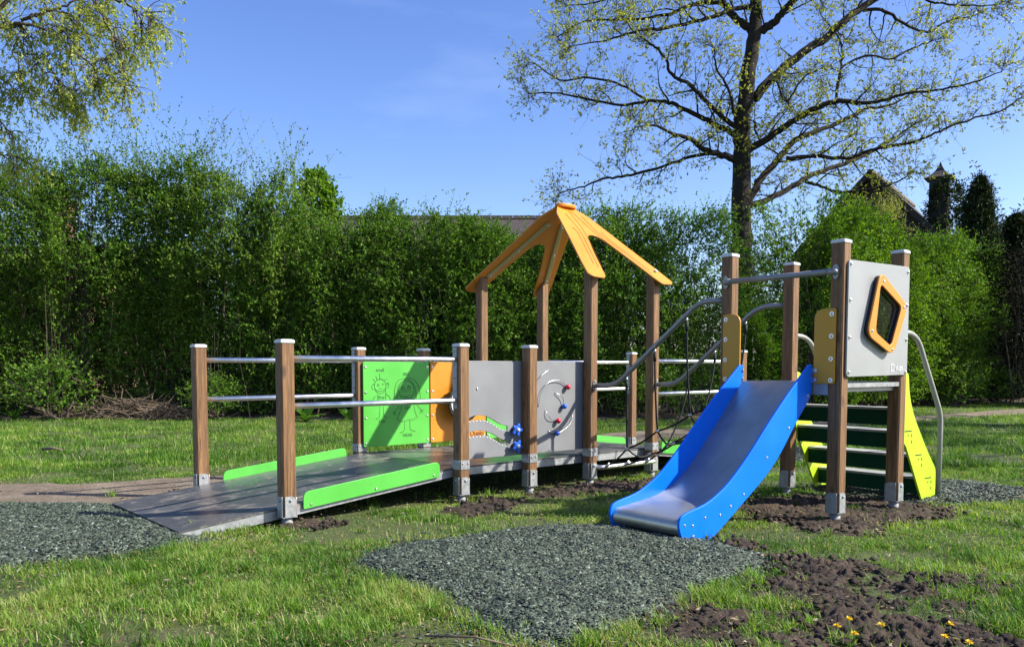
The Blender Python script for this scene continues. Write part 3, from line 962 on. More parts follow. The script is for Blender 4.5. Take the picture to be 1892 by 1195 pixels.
for (s, h, a0) in ((2.129, .565, .3), (2.132, .422, .9)):
    fl = []
    for i in range(80):
        t = 2 * math.pi * i / 80
        r = .046 + .012 * math.cos(5 * t + a0)
        fl.append((r * math.cos(t), r * math.sin(t)))
    k = plate('flower_knob', [fl], .022, (S3(s, NP - .062, h), u3, z3), M['bead_blue'], g1, .005)
    b = MB(); b.tube([S3(s, NP - .006, h), S3(s, NP - .052, h)], .024, 14); b.build('knob_stem', M['dark'], g1)
    b = MB(); b.ball(S3(s, NP - .078, h), .017, 12, 8); b.build('knob_centre', M['cap'], g1)
bolt(g1, S3(1.735, NP - .009, .925), -n3, .008)
g2 = wall_panel(2.281, 3.020, M['panel'], NP, name='bead_panel', nb=0, label='grey panel with curved wires and coloured beads')
WIRES = [[(2.340, .90), (2.388, .969), (2.444, 1.025), (2.502, 1.061), (2.559, 1.079)], [(2.424, .749), (2.431, .838), (2.473, .920), (2.545, .972), (2.633, .985), (2.707, .970), (2.772, .923)], [(2.626, .870), (2.678, .853), (2.716, .815), (2.726, .748)], [(2.507, .715), (2.525, .677), (2.568, .639), (2.651, .619)], [(2.540, .531), (2.635, .508), (2.680, .516), (2.755, .550), (2.823, .601), (2.858, .670)]]
for L in WIRES:
    P = catmull(L, 5)
    k = len(P)
    b = MB()
    b.tube([S3(float(x), NP - .008 - .022 * math.sin(math.pi * i / (k - 1)) ** .5, float(y)) for i, (x, y) in enumerate(P)], .0032, 8)
    b.build('bead_wire', M['bolt'], g2)
for s, h, m_ in ((2.772, .923, 'red'), (2.726, .748, 'bead_blue'), (2.651, .619, 'red'), (2.635, .508, 'bead_blue')):
    b = MB(); b.ball(S3(s, NP - .034, h), .0245, 16, 10); b.build('bead', M[m_], g2)

# roof: two sloping boards, each with two legs, and a rounded ridge cap
SL = .88; k_ = math.hypot(1, SL)
half = [(.125, 0), (.24, .14), (.405, .62), (.545, 1.0), (.605, 1.19), (.565, 1.232), (.410, 1.240), (.372, 1.175), (.235, .82), (.130, .60), (.095, .53), (.05, .495), (0.0, .487)]
outline = half + [(-x, y) for x, y in half[::-1][1:]]
rad = [.0, .05, .05, .05, .02, .03, .03, .05, .1, .05, .03, .02, 0]
outline = roundpoly(outline, rad + rad[::-1][1:], 3)
GR = [[(3.45, .063), (3.401, .401), (3.333, .611), (3.143, 1.07)], [(3.352, .139), (3.339, .412), (3.305, .517)], [(3.303, .53), (3.088, 1.079)], [(3.26, .398), (3.273, .473), (3.065, 1.025)]]
for sgn in (-1, 1):
    o3 = S3(3.487, .8 + sgn * .006, 2.731)
    yd = (n3 * sgn - z3 * SL)
    rb = plate('roof_board', [outline], .016, (o3, u3, yd), M['orange'], PLAY, .003)
    up = (z3 + n3 * sgn * SL).normalized()
    b = MB()
    ydn = yd.normalized()
    for L in GR:
        for mir in (1, -1):
            pts = [o3 + u3 * ((s - 3.487) * mir + .02 * mir) + ydn * d + up * .0085 for s, d in L]
            b.tube(smoothpath(pts, .06), .0028, 5)
    b.build('engraved_lines', M['groove'], rb)
    for mir in (-1, 1):
        a = o3 + u3 * (.085 * mir) + ydn * .19 - up * .020; c = o3 + u3 * (.425 * mir) + ydn * 1.0 - up * .020
        dv = (c - a); Ls = dv.length
        st = roundpoly([(0, -.023), (Ls, -.023), (Ls, .023), (0, .023)], .02, 4)
        so = plate('roof_stiffener', [st], .022, (a, dv, up.cross(dv)), M['strip'], rb, .003)
        for t in (.04, .5, .96):
            bolt(rb, a + dv * t - up * .011, -up, .0085)
        if mir < 0 or sgn > 0: continue
        bb = MB(); q = o3 + u3 * (.475 * mir) + ydn * 1.04 + up * .008
        bb.tube([q, q + up * .022], .017, 12); bb.build('cap_nut', M['cap'], rb)
rc = [(.135 * math.cos(t), .075 * math.sin(t)) for t in [2 * math.pi * i / 40 for i in range(40)]]
plate('ridge_cap', [rc], .034, (S3(3.487, .8, 2.748), u3, n3), M['orange'], PLAY, .005)

# ---- slide tower
b = MB()
def tbox(mb, ac0, ac1, ab0, ab1, h0, h1):
    vs = [T3(a, c, h) for a in (ac0, ac1) for c in (ab0, ab1) for h in (h0, h1)]
    mb.add([tuple(v) for v in vs], [(0, 1, 3, 2), (4, 6, 7, 5), (0, 4, 5, 1), (2, 3, 7, 6), (0, 2, 6, 4), (1, 5, 7, 3)])
tbox(b, .055, .882, -.04, .89, .972, .990)
tbox(b, -.04, .055, .055, .795, .972, .990); tbox(b, .882, .975, .055, .795, .972, .990)
tw_deck = b.build('tower_deck', M['deck'], PLAY)
b = MB()
tbox(b, .052, .885, -.046, -.042, .905, .988); tbox(b, .052, .885, .892, .896, .905, .988)
tbox(b, .975, .979, .052, .798, .958, .989); tbox(b, .10, .14, -.04, .89, .92, .970); tbox(b, .80, .84, -.04, .89, .92, .970)
tbox(b, .90, .94, .052, .798, .925, .955)
b.build('deck_frame', M['galv'], tw_deck)

# wings beside the slide mouth
def wing(a0, a1, outer_left):
    pts = [(a0, .985), (a1, .985), (a1, 1.515), (a0, 1.515)]
    rd = [.02, .02, .018 if outer_left else .12, .12 if not outer_left else .018]
    rd = [.02, .02, .10, .02] if outer_left else [.02, .02, .02, .10]
    o = plate('wing_panel', [roundpoly(pts, rd, 6)], .015, (T3(0, -.0600), AC, z3), M['orange_shaded'], PLAY, .003)
    s = a0 + .028 if outer_left else a1 - .028
    for h in (1.01, 1.16, 1.32, 1.475):
        bolt(o, T3(s, -.0678, h), -AB, .011)
    return o
wl = wing(-.01, .150, True); wr = wing(.782, .945, False)
for p_, a in ((wl, .158), (wr, .778)):
    for h in (1.077, 1.012):
        b = MB()
        m = Matrix(((AC.x, 0, -AB.x, T3(a, 0).x - AB.x * .070), (AC.y, 0, -AB.y, T3(a, 0).y - AB.y * .070), (0, 1, 0, h), (0, 0, 0, 1)))
        b.prism(roundpoly([(-.035, -.016), (.035, -.016), (.035, .016), (-.035, .016)], .014, 4), 0, .004, m)
        b.ball(m @ Vector((-.02, 0, .006)), .009, 8, 5); b.ball(m @ Vector((.02, 0, .006)), .009, 8, 5)
        b.build('joining_plate', M['bolt'], p_)

# blue slide with a stainless chute
XS = -AB
prof = [(.0, .938), (.030, .873), (.221, .682), (.351, .525), (.517, .375), (.789, .205), (1.022, .061), (1.12, .006), (1.169, -.006), (1.257, -.013), (1.385, .0), (1.425, .06), (1.446, .12), (1.437, .172), (1.385, .196), (1.163, .238), (.983, .325), (.855, .420), (.715, .540), (.545, .700), (.325, .893), (.035, 1.122), (.0, 1.118)]
prof = roundpoly(prof, [.02, .05, .1, .1, .1, .1, .1, .03, .03, .05, .03, .05, .05, .05, .04, .08, .08, .08, .1, .1, .1, .012, .008], 3)
SLIDE = empty('slide', T3(.466, -.7, 0)); SLIDE.parent = PLAY; SLIDE.matrix_parent_inverse = world_of(PLAY).inverted()
SLIDE['label'] = 'blue sided slide with a stainless steel chute'
bl = [(.056, .902), (.284, .678), (.537, .488), (.793, .261), (.932, .197), (1.041, .150), (1.194, .150), (1.393, .124), (1.316, .114), (1.31, .046), (.30, .80), (.70, .44)]
for ac, sg in ((.172, -1), (.762, 1)):
    o = plate('slide_side', [prof], .019, (T3(ac, -.060), XS, z3), M['blue'], SLIDE, .003)
    for d, h in bl[:10]:
        bolt(SLIDE, T3(ac + sg * .0098, -.060 - d, h), AC * sg, .0062)
bed = [(-.06, .992), (.0, .990), (.03, .975), (.30, .700), (.554, .452), (.68, .345), (.80, .270), (.918, .222), (1.03, .196), (1.15, .180), (1.28, .166), (1.375, .155)]
bed = [tuple(map(float, p)) for p in catmull(bed, 5)]
lip = [(1.370 + .056 * math.cos(t), .099 + .056 * math.sin(t)) for t in [math.pi / 2 - i * math.pi * 1.15 / 16 for i in range(1, 17)]]
pr = bed + lip
under = [(x, z - .004) for x, z in bed] + [(1.370 + .052 * math.cos(t), .099 + .052 * math.sin(t)) for t in [math.pi / 2 - i * math.pi * 1.15 / 16 for i in range(1, 17)]]
vs, fs = [], []
for (x, z) in pr + under:
    for ac in (.182, .752):
        vs.append(tuple(T3(ac, -.060 - x, z)))
k = len(pr)
for i in range(k - 1):
    fs.append((2 * i, 2 * i + 1, 2 * i + 3, 2 * i + 2))
    j = 2 * k + 2 * i
    fs.append((j, j + 2, j + 3, j + 1))
b = MB(); b.add(vs, fs, True); b.build('chute', M['chute'], SLIDE)
b = MB()                                               # safety bar across the slide mouth
b.tube([T3(.05, -.075, 1.768), T3(.89, -.075, 1.768)], .0215, 16)
bar = b.build('grab_bar', M['tube'], PLAY)
for ac in (0.0, .9366):
    b = MB()
    sx = 1 if ac < .5 else -1
    m = Matrix(((AC.x, 0, -AB.x, 0), (AC.y, 0, -AB.y, 0), (0, 1, 0, 0), (0, 0, 0, 1)))
    q = T3(ac + sx * .004, -.054, 1.768)
    m = Matrix.Translation(q) @ m
    b.prism([(.026 * math.cos(t), .052 * math.sin(t)) for t in [2 * math.pi * i / 24 for i in range(24)]], -.002, .008, m)
    b.tube(smoothpath([T3(ac + sx * .004, -.056, 1.768), T3(ac + sx * .006, -.075, 1.768), T3(ac + sx * .06, -.075, 1.768)], .02), .024, 14)
    b.build('bar_flange', M['tube'], bar)

# window panel on the right side of the tower
fo = [(.375, 1.770), (.455, 1.752), (.708, 1.592), (.742, 1.520), (.612, 1.255), (.530, 1.212), (.450, 1.222), (.225, 1.315), (.193, 1.398), (.325, 1.742)]
fo = [(.345, 1.795), (.765, 1.560), (.560, 1.185), (.180, 1.330)]
fi = [(.350, 1.700), (.668, 1.550), (.525, 1.255), (.295, 1.355)]
def offs(pts, d):
    c = Vector((sum(p[0] for p in pts) / len(pts), sum(p[1] for p in pts) / len(pts)))
    return [tuple(Vector(p) + (Vector(p) - c).normalized() * d) for p in pts]
FW = (TC + AC * .0600, AB, z3)
wp = plate('window_panel', [roundpoly([(-.012, 1.033), (.868, 1.044), (.868, 1.862), (-.012, 1.848)], .035, 5), roundpoly(offs(fi, .02), .05, 5)], .015, FW, M['panel_light'], PLAY, .003)
for d in (.018, .84):
    for h in (1.065, 1.31, 1.57, 1.82):
        bolt(wp, TC + AB * d + z3 * h + AC * .068, AC, .0105)
plate('window_gasket', [roundpoly(offs(fo, -.015), .06, 5), roundpoly(offs(fi, .008), .035, 5)], .030, (TC + AC * .083, AB, z3), M['dark'], wp, .003)
plate('window_frame', [roundpoly(fo, .085, 6), roundpoly(fi, .04, 5)], .014, (TC + AC * .105, AB, z3), M['orange'], wp, .004)
plate('window_pane', [roundpoly(offs(fi, .005), .035, 5)], .005, (TC + AC * .075, AB, z3), M['glass'], wp, .001)
for d, h in ((.395, 1.722), (.702, 1.548), (.545, 1.232), (.245, 1.360)):
    bolt(wp, TC + AB * d + z3 * h + AC * .1125, AC, .0075)
rect = [(.612, 1.070), (.658, 1.070), (.658, 1.126), (.612, 1.126)]
lg = (TC + AC * .0682, AB, z3)
plate('logo_mark', [rect, [(.620, 1.077), (.650, 1.077), (.650, 1.119), (.620, 1.119)]], .003, lg, M['cap'], wp, .0005)
text('lettering', 'duga', .058, (TC + AC * .0682 + AB * .737 + z3 * 1.098, AB, z3), M['cap'], wp, .001, .002)

# stairs behind the tower
strg = [(.056, .52), (.056, 1.062), (.165, 1.062), (.19, .88), (.27, .72), (.51, .432), (.677, .262), (.677, .030), (.56, .034), (.52, .004), (.455, .012), (.14, .50)]
strg = roundpoly(strg, [.01, .01, .04, .1, .1, .1, .03, .01, .01, .02, .03, .05], 3)
STAIR = empty('stairs', T3(.466, 1.2, 0)); STAIR.parent = PLAY; STAIR.matrix_parent_inverse = world_of(PLAY).inverted()
STAIR['label'] = 'stairs with lime yellow sides and dark green risers'
for ac in (-.002, .9386):
    o = plate('stair_side', [strg], .018, (T3(ac, .85), AB, z3), M['lime'], STAIR, .003)
    b = MB()
    for (h, d) in ((.6, .128), (.4, .309), (.2, .484)):
        for q in (-1, 1):
            off = AC * (q * .0098)
            m0 = T3(ac, .85 + d, h) + off
            for (da, db, ha, hb) in ((0, .11, -.004, .004), (.108, .116, -.05, -.025), (.108, .116, -.10, -.075), (.05, .062, -.04, -.03)):
                vs = [m0 + AB * x + z3 * y + AC * (q * z) for x in (da, db) for y in (ha, hb) for z in (-.001, .0012)]
                b.add([tuple(v) for v in vs], [(0, 1, 3, 2), (4, 6, 7, 5), (0, 4, 5, 1), (2, 3, 7, 6), (0, 2, 6, 4), (1, 5, 7, 3)])
    b.build('slot_marks', M['dark'], STAIR)
for (h, d0, d1) in ((.785, .06, .215), (.600, .128, .33), (.400, .300, .49), (.205, .470, .655)):
    b = MB(); tbox(b, .008, .928, .85 + d0, .85 + d1, h - .018, h); tr = b.build('tread', M['tread'], STAIR)
    b = MB(); tbox(b, .009, .927, .85 + d0 + .004, .85 + d0 + .020, h - .140, h - .0185); b.build('riser', M['dkgreen'], STAIR)
for P0 in (T3(0, .85), T3(.9366, .85)):
    pts = [P0 + AB * d + z3 * h for d, h in ((.05, 1.372), (.20, 1.372), (.33, 1.315), (.725, .758), (.760, .667), (.756, -.03))]
    b = MB(); b.tube(smoothpath(pts, .12, 6), .0205, 16); b.build('stair_handrail', M['greytube'], PLAY)

# net bridge between the roofed platform and the tower
P6, P7 = S3(S_[3], 0), S3(S_[4], 0)
def NB(f, t, h):
    a = P6.lerp(P7, f); c = TA.lerp(TB, f); d = (c - a).normalized()
    return a + d * t + z3 * h
for f, a, c in ((0.0, P6, TA), (1.0, P7, TB)):
    L = (c - a).length
    hp = [(.05, .931), (.30, .935), (1.20, 1.640), (L - .045, 1.632)]
    r_ = rail([NB(f, t, h) for t, h in hp], M['tube'], .0225, 'net_handrail', .13)
    b = MB()
    m = Matrix.Translation(NB(f, .055, .932)) @ (Vector((c - a)).normalized().to_track_quat('Z', 'Y')).to_matrix().to_4x4()
    b.prism([(.024 * math.cos(t), .052 * math.sin(t)) for t in [2 * math.pi * i / 24 for i in range(24)]], -.006, .004, m)
    for q in (-.038, .038):
        b.ball(NB(f, .062, .932 + q), .009, 8, 5)
    b.build('rail_flange', M['galv'], r_)
b = MB()
tub = [S3(S_[3] + .045, -.02, .172), S3(S_[3] + .06, -.10, .172), S3(S_[4] - .06, -.10, .172), S3(S_[4] - .045, -.02, .172)]
b.tube(smoothpath(tub, .05), .0205, 14)
b.build('foot_tube', M['rail'], PLAY)
FS = (.10, .41, .75)
HT = [[(.11, .175), (.372, .365), (.71, .545), (1.05, .70), (1.40, .90)],
      [(.11, .175), (.41, .30), (.68, .415), (1.05, .60), (1.40, .86)],
      [(.11, .175), (.372, .365), (.71, .545), (1.05, .70), (1.40, .90)]]
net = MB(); jn = []; cp = []
for f, H_ in zip(FS, HT):
    pts = []
    for (t0, h0), (t1, h1) in zip(H_[:-1], H_[1:]):
        for q in range(4):
            e = q / 4
            pts.append(NB(f, t0 + (t1 - t0) * e, h0 + (h1 - h0) * e - .018 * math.sin(math.pi * e)))
    pts.append(NB(f, *H_[-1]))
    net.tube(pts, .0085, 8)
    for t, h in H_[1:4]:
        jn.append(MB().ball(NB(f, t, h), .0185, 12, 8, (1.15, 1.15, .85)))
    d0 = NB(f, .115, .175)
    d1 = NB(f, .20, .235)
    cp.append(MB().tube([d0 - (d1 - d0) * .35, d0 + (d1 - d0) * .55], .014, 10))
for j, (tc_, hc) in enumerate(((.434, 1.018), (.742, 1.262), (1.068, 1.515))):
    for fr_, f in ((0.0, FS[0]), (1.0, FS[2])):
        t1, h1 = HT[0][j + 1]
        top = NB(fr_, tc_, hc); end = NB(f, t1, h1)
        pts = [top - z3 * .02]
        for q in range(1, 11):
            e = q / 10
            p_ = top.lerp(end, e ** 1.8)
            p_.z = top.z - .02 + (end.z - top.z + .02) * (e ** .95)
            pts.append(p_)
        net.tube(pts, .0085, 8)
        cp.append(MB().tube([top - z3 * .005, top - z3 * .035], .009, 10))
        net.tube([top - z3 * .035, top - z3 * .11], .0145, 10)
    a, m_, c = NB(FS[0], *HT[0][j + 1]), NB(FS[1], *HT[1][j + 1]), NB(FS[2], *HT[2][j + 1])
    for p_, q_ in ((a, m_), (m_, c)):
        net.tube([p_.lerp(q_, e) - z3 * (.05 * math.sin(math.pi * e)) for e in [i / 8 for i in range(9)]], .0085, 8)
NET = net.build('climbing_net', M['rope'], PLAY)
NET['label'] = 'black rope climbing net with silver joints'
for q_ in jn: q_.build('rope_joint', M['bolt'], NET)
for q_ in cp: q_.build('rope_coupler', M['bolt'], NET)
# ------------------------------------------------------------------ ground
me = bpy.data.meshes.new('ground')
g = 400
me.from_pydata([(-g, -60, 0), (g, -60, 0), (g, g, 0), (-g, g, 0)], [], [(0, 1, 2, 3)])
me.materials.append(M['ground'])
tag(link('ground', me), kind='structure')

MULCH = [(-.90, 4.56), (-.78, 4.86), (-.60, 5.05), (-.16, 5.36), (.28, 5.60), (.68, 5.60), (1.10, 5.20), (1.30, 5.04), (1.46, 4.72), (1.38, 4.42), (1.06, 4.10), (.74, 3.72), (.41, 3.30), (.22, 3.18), (-.035, 3.22), (-.21, 3.60), (-.38, 3.88), (-.63, 4.15)]
MULCHL = [(-6.5, 6.2), (-5.2, 6.75), (-4.069, 6.50), (-3.187, 6.50), (-2.85, 6.15), (-1.98, 5.20), (-1.95, 5.02), (-2.215, 4.72), (-2.6, 4.46), (-3.2, 4.2), (-4.4, 4.1), (-6, 4.4)]
MULCHR = [(2.62, 7.35), (3.05, 7.95), (3.7, 8.15), (4.4, 7.75), (4.75, 7.1), (4.3, 6.62), (3.7, 6.50), (3.15, 6.50), (2.85, 6.75)]
MULCHF = [(2.6, 10.0), (3.0, 10.9), (3.9, 11.1), (4.3, 10.3), (3.9, 9.6), (3.1, 9.3)]
PATH = [(-9, 4.0), (-4.9, 6.5), (-3.2, 6.45), (-2.2, 7.3), (-.2, 9.3), (2.4, 12.4), (6.0, 15.1), (9.4, 17.6), (12.6, 19.6), (22, 25.0), (22, 27.0), (12.6, 21.2), (9.6, 18.8), (5.6, 16.3), (1.9, 14.0), (-1.4, 10.6), (-2.9, 8.5), (-3.9, 7.85), (-4.9, 7.7), (-9, 6.2)]
MUDS = [  # polygon, height, seed
    ([(.55, 2.7), (.6, 3.3), (1.0, 3.9), (1.45, 4.6), (1.9, 4.75), (2.9, 4.5), (3.3, 3.6), (2.9, 2.7)], .026, 101),
    ([(-1.9, 2.7), (-1.7, 3.5), (-1.0, 3.9), (-.5, 3.6), (-.1, 3.1), (.1, 2.7)], .012, 102),
    ([(1.62, 6.35), (2.05, 6.75), (2.5, 7.05), (3.2, 6.75), (3.42, 6.35), (3.15, 5.95), (2.85, 5.65), (2.45, 5.35), (2.05, 5.40), (1.85, 5.75)], .026, 3),
    ([(1.47, 4.78), (1.95, 4.66), (2.05, 4.30), (1.75, 4.15), (1.42, 4.30)], .040, 4),
    ([(1.25, 3.40), (1.45, 3.62), (1.75, 3.55), (1.95, 3.30), (1.80, 3.05), (1.40, 3.05)], .040, 5),
    ([(1.75, 3.00), (2.00, 3.22), (2.35, 3.20), (2.45, 2.90), (2.1, 2.8)], .045, 16),
    ([(1.0, 2.78), (1.25, 3.05), (1.65, 3.0), (1.75, 2.75)], .03, 17),
    ([(.66, 3.70), (.86, 3.72), (1.0, 3.45), (.92, 3.18), (.62, 3.12), (.50, 3.35)], .018, 6),
    ([(2.6, 3.75), (2.8, 3.95), (3.05, 3.85), (2.85, 3.65)], .03, 22),
    ([(.15, 2.95), (.4, 3.08), (.7, 3.0), (.5, 2.82)], .012, 23),
    ([(1.2, 4.02), (1.42, 4.12), (1.62, 3.98), (1.45, 3.82)], .03, 18),
    ([(1.55, 3.72), (1.8, 3.85), (2.0, 3.72), (1.8, 3.6)], .025, 19),
    ([(-1.9, 3.75), (-1.7, 3.9), (-1.5, 3.8), (-1.65, 3.65)], .010, 20),
    ([(-.60, 6.2), (-.15, 6.75), (.1, 6.65), (.0, 6.25), (-.30, 6.0)], .035, 7),
    ([(.0, 7.15), (.45, 7.45), (1.35, 8.0), (1.6, 7.8), (1.15, 7.15), (.55, 6.75), (.05, 6.75)], .04, 8),
    ([(-2.95, 6.95), (-2.55, 7.35), (-2.2, 7.25), (-2.35, 6.85), (-2.7, 6.7)], .06, 9),
    ([(1.1, 5.05), (1.3, 5.4), (1.55, 5.2), (1.75, 4.85), (1.5, 4.75)], .035, 10),
    ([(-1.7, 5.55), (-1.45, 5.85), (-1.15, 5.8), (-1.25, 5.55), (-1.45, 5.45)], .03, 12),
    ([(-.62, 3.34), (-.38, 3.42), (-.22, 3.28), (-.35, 3.14), (-.55, 3.14)], .006, 13),
    ([(3.0, 4.0), (3.25, 4.15), (3.4, 3.95), (3.2, 3.8)], .05, 14),
    ([(1.75, 4.05), (2.0, 4.2), (2.2, 4.05), (2.0, 3.9)], .05, 15),
]
SOILW = .22
def field(x, y, poly, seed, wob):
    if seed >= 100:                                    # worn ground: broken patches with turf between
        b_ = {101: .122, 102: .19}[seed]
        return np.minimum(sdist(x, y, poly) * .8, (fbm(x * 2.6, y * 3.4, seed, 5) - .5 - b_) * 1.6 + .02)
    return sdist(x, y, poly) + (fbm(x * 3.1, y * 3.1, seed) - .5) * 2 * wob
WOB = lambda sd: 1.15 if sd >= 100 else .24
def patch(name, poly, h, mat, res=.03, edge=.25, rough=.012, rs=9.0, seed=1, wob=.10, label=None, kind='structure', clod=0.0):
    P = np.array(poly)
    x0, y0 = P.min(0) - .15; x1, y1 = P.max(0) + .15
    nx, ny = int((x1 - x0) / res) + 2, int((y1 - y0) / res) + 2
    X, Y = np.meshgrid(np.linspace(x0, x1, nx), np.linspace(y0, y1, ny), indexing='ij')
    d = field(X, Y, poly, seed, wob)
    t = np.clip(d / edge, -1, 1)
    Z = h * np.where(t > 0, t * (2 - t), t * 1.0) + rough * (fbm(X * rs, Y * rs, seed + 5, 5) - .45) * np.clip(t * 3 + .3, 0, 1)
    if clod:
        c = fbm(X * 21, Y * 21, seed + 9, 4); c2 = vnoise(X * 45, Y * 45, seed + 3)
        m_ = np.clip(t * 2.2, 0, 1)
        c3 = fbm(X * 70, Y * 70, seed + 21, 3)
        Z += m_ * clod * (.9 * np.clip((c - .46) * 5, 0, 1) * (.4 + fbm(X * 5, Y * 5, seed + 8)) + .55 * np.clip((c2 - .5) * 3, 0, 1) + 1.1 * (c3 - .5))
    Z -= .010
    keep = d > -.08
    idx = np.arange(nx * ny).reshape(nx, ny)
    q = np.stack([idx[:-1, :-1], idx[1:, :-1], idx[1:, 1:], idx[:-1, 1:]], -1).reshape(-1, 4)
    kq = (keep[:-1, :-1] | keep[1:, 1:]).ravel()
    F = q[kq]
    V = np.stack([X.ravel(), Y.ravel(), Z.ravel()], 1)
    used = np.unique(F); mp_ = -np.ones(len(V), int); mp_[used] = np.arange(len(used))
    me = np_mesh(name, V[used], mp_[F], mat, smooth=(clod == 0))
    return tag(link(name, me), label, None, None, kind)
def mulch_h(x, y):
    return 0
patch('mulch_mat', MULCH, .045, M['mulchbase'], .022, .30, .03, 14, 2, .05)
patch('mulch_mat', MULCHL, .05, M['mulchbase'], .03, .35, .03, 14, 3, .05)
patch('mulch_mat', MULCHR, .045, M['mulchbase'], .03, .30, .03, 14, 4, .06)
patch('mulch_mat', MULCHF, .045, M['mulchbase'], .04, .30, .03, 14, 5, .06)
patch('path', PATH, .022, M['path'], .06, .22, .02, 6, 6, .10)
for poly, h, sd in MUDS:
    patch('bare_soil', poly, h * .8, M['mud'], .0095 if poly[0][1] < 5 else .014, .12 if sd >= 100 else .30, .02, 9, sd, WOB(sd), clod=min(.030, h * .75))
HEDGE_LINE = [(-18, 18.2), (-11, 17.6), (-7, 17.9), (-3, 17.5), (1, 17.4), (4, 18.0), (7.5, 20.0), (12, 23.6), (17, 27.5), (26, 33)]
hx = [p[0] for p in HEDGE_LINE]; hy = [p[1] for p in HEDGE_LINE]
patch('hedge_soil', [(x, y - .35) for x, y in HEDGE_LINE] + [(x, y + 4.5) for x, y in HEDGE_LINE[::-1]], .05, M['litter'], .16, .4, .08, 2, 11, .25)

# ------------------------------------------------------------------ grass
def lawn_density(x, y):
    d = np.ones(x.shape)
    for P in (MULCH, MULCHL, MULCHR, MULCHF):
        s = sdist(x, y, P) + (fbm(x * 6, y * 6, 31) - .5) * .12
        d *= np.clip(.5 - s * 12, 0, 1)
    s = sdist(x, y, PATH) + (fbm(x * 3, y * 3, 32) - .5) * .35
    d *= np.clip(.5 - s * 5, 0.03, 1)
    for P, h, sd in MUDS:
        s = field(x, y, P, sd, WOB(sd))
        d *= np.clip(.55 - s * 7, .22 if sd >= 100 else .12, 1)
    s = np.interp(x, hx, hy) - .25 - y + (fbm(x * 2, y * 2, 35) - .5) * .8
    d *= np.clip(s * 3, 0, 1)
    # thin, worn turf close to the camera and trodden patches
    w = fbm(x * 1.7, y * 1.7, 36)
    d *= np.clip(.30 + (w - .34) * 3.6, .12, 1)
    # little grows in the dark below the decks
    c, s_ = CA, SA
    ss = (x + 1.5604) * c + (y - 5.6351) * s_; nn = -(x + 1.5604) * s_ + (y - 5.6351) * c
    under = (ss > -.6) & (ss < 6.1) & (nn > .1) & (nn < W - .1)
    d *= np.where(under, .12, 1)
    return d

def scatter(n, y0, y1, mx, pw=1.0):
    y = y0 + (y1 - y0) * rng.random(n) ** pw
    x = (rng.random(n) * 2 - 1) * (.64 * y + mx)
    return x, y

def blades(x, y, L, Wd, seg, lean, cols, zoff=0):
    n = len(x)
    az = rng.random(n) * 2 * np.pi
    dx, dy = np.cos(az), np.sin(az)
    face = az + np.pi / 2 + (rng.random(n) - .5) * 1.2
    wx, wy = np.cos(face), np.sin(face)
    vs = []
    for k in range(seg + 1):
        t = k / seg
        out = L * lean * (t ** 1.6)
        up = L * t * np.sqrt(np.clip(1 - (lean * t ** .8) ** 2 * .8, .05, 1))
        cx = x + dx * out; cy = y + dy * out; cz = zoff + up - .004
        if k < seg:
            w = Wd * (1 - t * .55) * .5
            vs.append(np.stack([cx - wx * w, cy - wy * w, cz], 1)); vs.append(np.stack([cx + wx * w, cy + wy * w, cz], 1))
        else:
            vs.append(np.stack([cx, cy, cz], 1))
    m = len(vs)
    V = np.stack(vs, 1).reshape(-1, 3)
    tri = []
    for k in range(seg - 1):
        a = 2 * k
        tri += [(a, a + 1, a + 3), (a, a + 3, a + 2)]
    a = 2 * (seg - 1)
    tri.append((a, a + 1, a + 2))
    F = (np.arange(n)[:, None, None] * m + np.array(tri)[None]).reshape(-1, 3)
    return V, F, np.repeat(cols, m, 0)

GC = np.array([(.042, .110, .010), (.078, .185, .015), (.130, .260, .024), (.215, .335, .048), (.35, .37, .12), (.42, .36, .19)])
def grass_cols(x, y, near_dry):
    n = len(x)
    w = fbm(x * .8, y * .8, 41)
    t = np.clip(.55 + (fbm(x * 2.3, y * 2.3, 42) - .5) * 2.2 + near_dry * (.40 + (w - .5) * 2.2), 0, 1.15) * 2.7 + rng.normal(0, .75, n)
    t = np.where(rng.random(n) < .04 + .09 * near_dry, 4 + rng.random(n), t)
    t = np.clip(t, 0, 4.999)
    i = t.astype(int); f = (t - i)[:, None]
    return GC[i] * (1 - f) + GC[np.minimum(i + 1, 5)] * f

def lawn(name, n, y0, y1, mx, L0, L1, w0, seg, pw=1.0):
    x, y = scatter(n, y0, y1, mx, pw)
    # pull blades towards tuft centres
    k = rng.random(n) < lawn_density(x, y)
    x, y = x[k], y[k]
    tuft = fbm(x * 3.3, y * 3.3, 51) + .35 * (vnoise(x * 11, y * 11, 52) - .5)
    L = (L0 + (L1 - L0) * np.clip((tuft - .32) * 2.4, 0, 1.3)) * (.55 + .75 * rng.random(len(x)))
    lean = np.clip(.2 + rng.random(len(x)) * .85, 0, .97)
    dry = np.clip((8.5 - y) / 3.0, 0, 1) * np.clip(1.0 - np.clip((x - 1.3) / .8, 0, 1) * .55, 0, 1)
    V, F, Cc = blades(x, y, L, w0 * (.7 + .6 * rng.random(len(x))), seg, lean, grass_cols(x, y, dry))
    return V, F, Cc
parts = [lawn('a', 230000, 2.5, 5.2, .8, .020, .074, .0042, 3), lawn('b', 240000, 5.2, 9.0, 1.0, .020, .052, .0062, 2), lawn('c', 330000, 9.0, 25.0, 2.5, .035, .10, .013, 1, 1.35)]
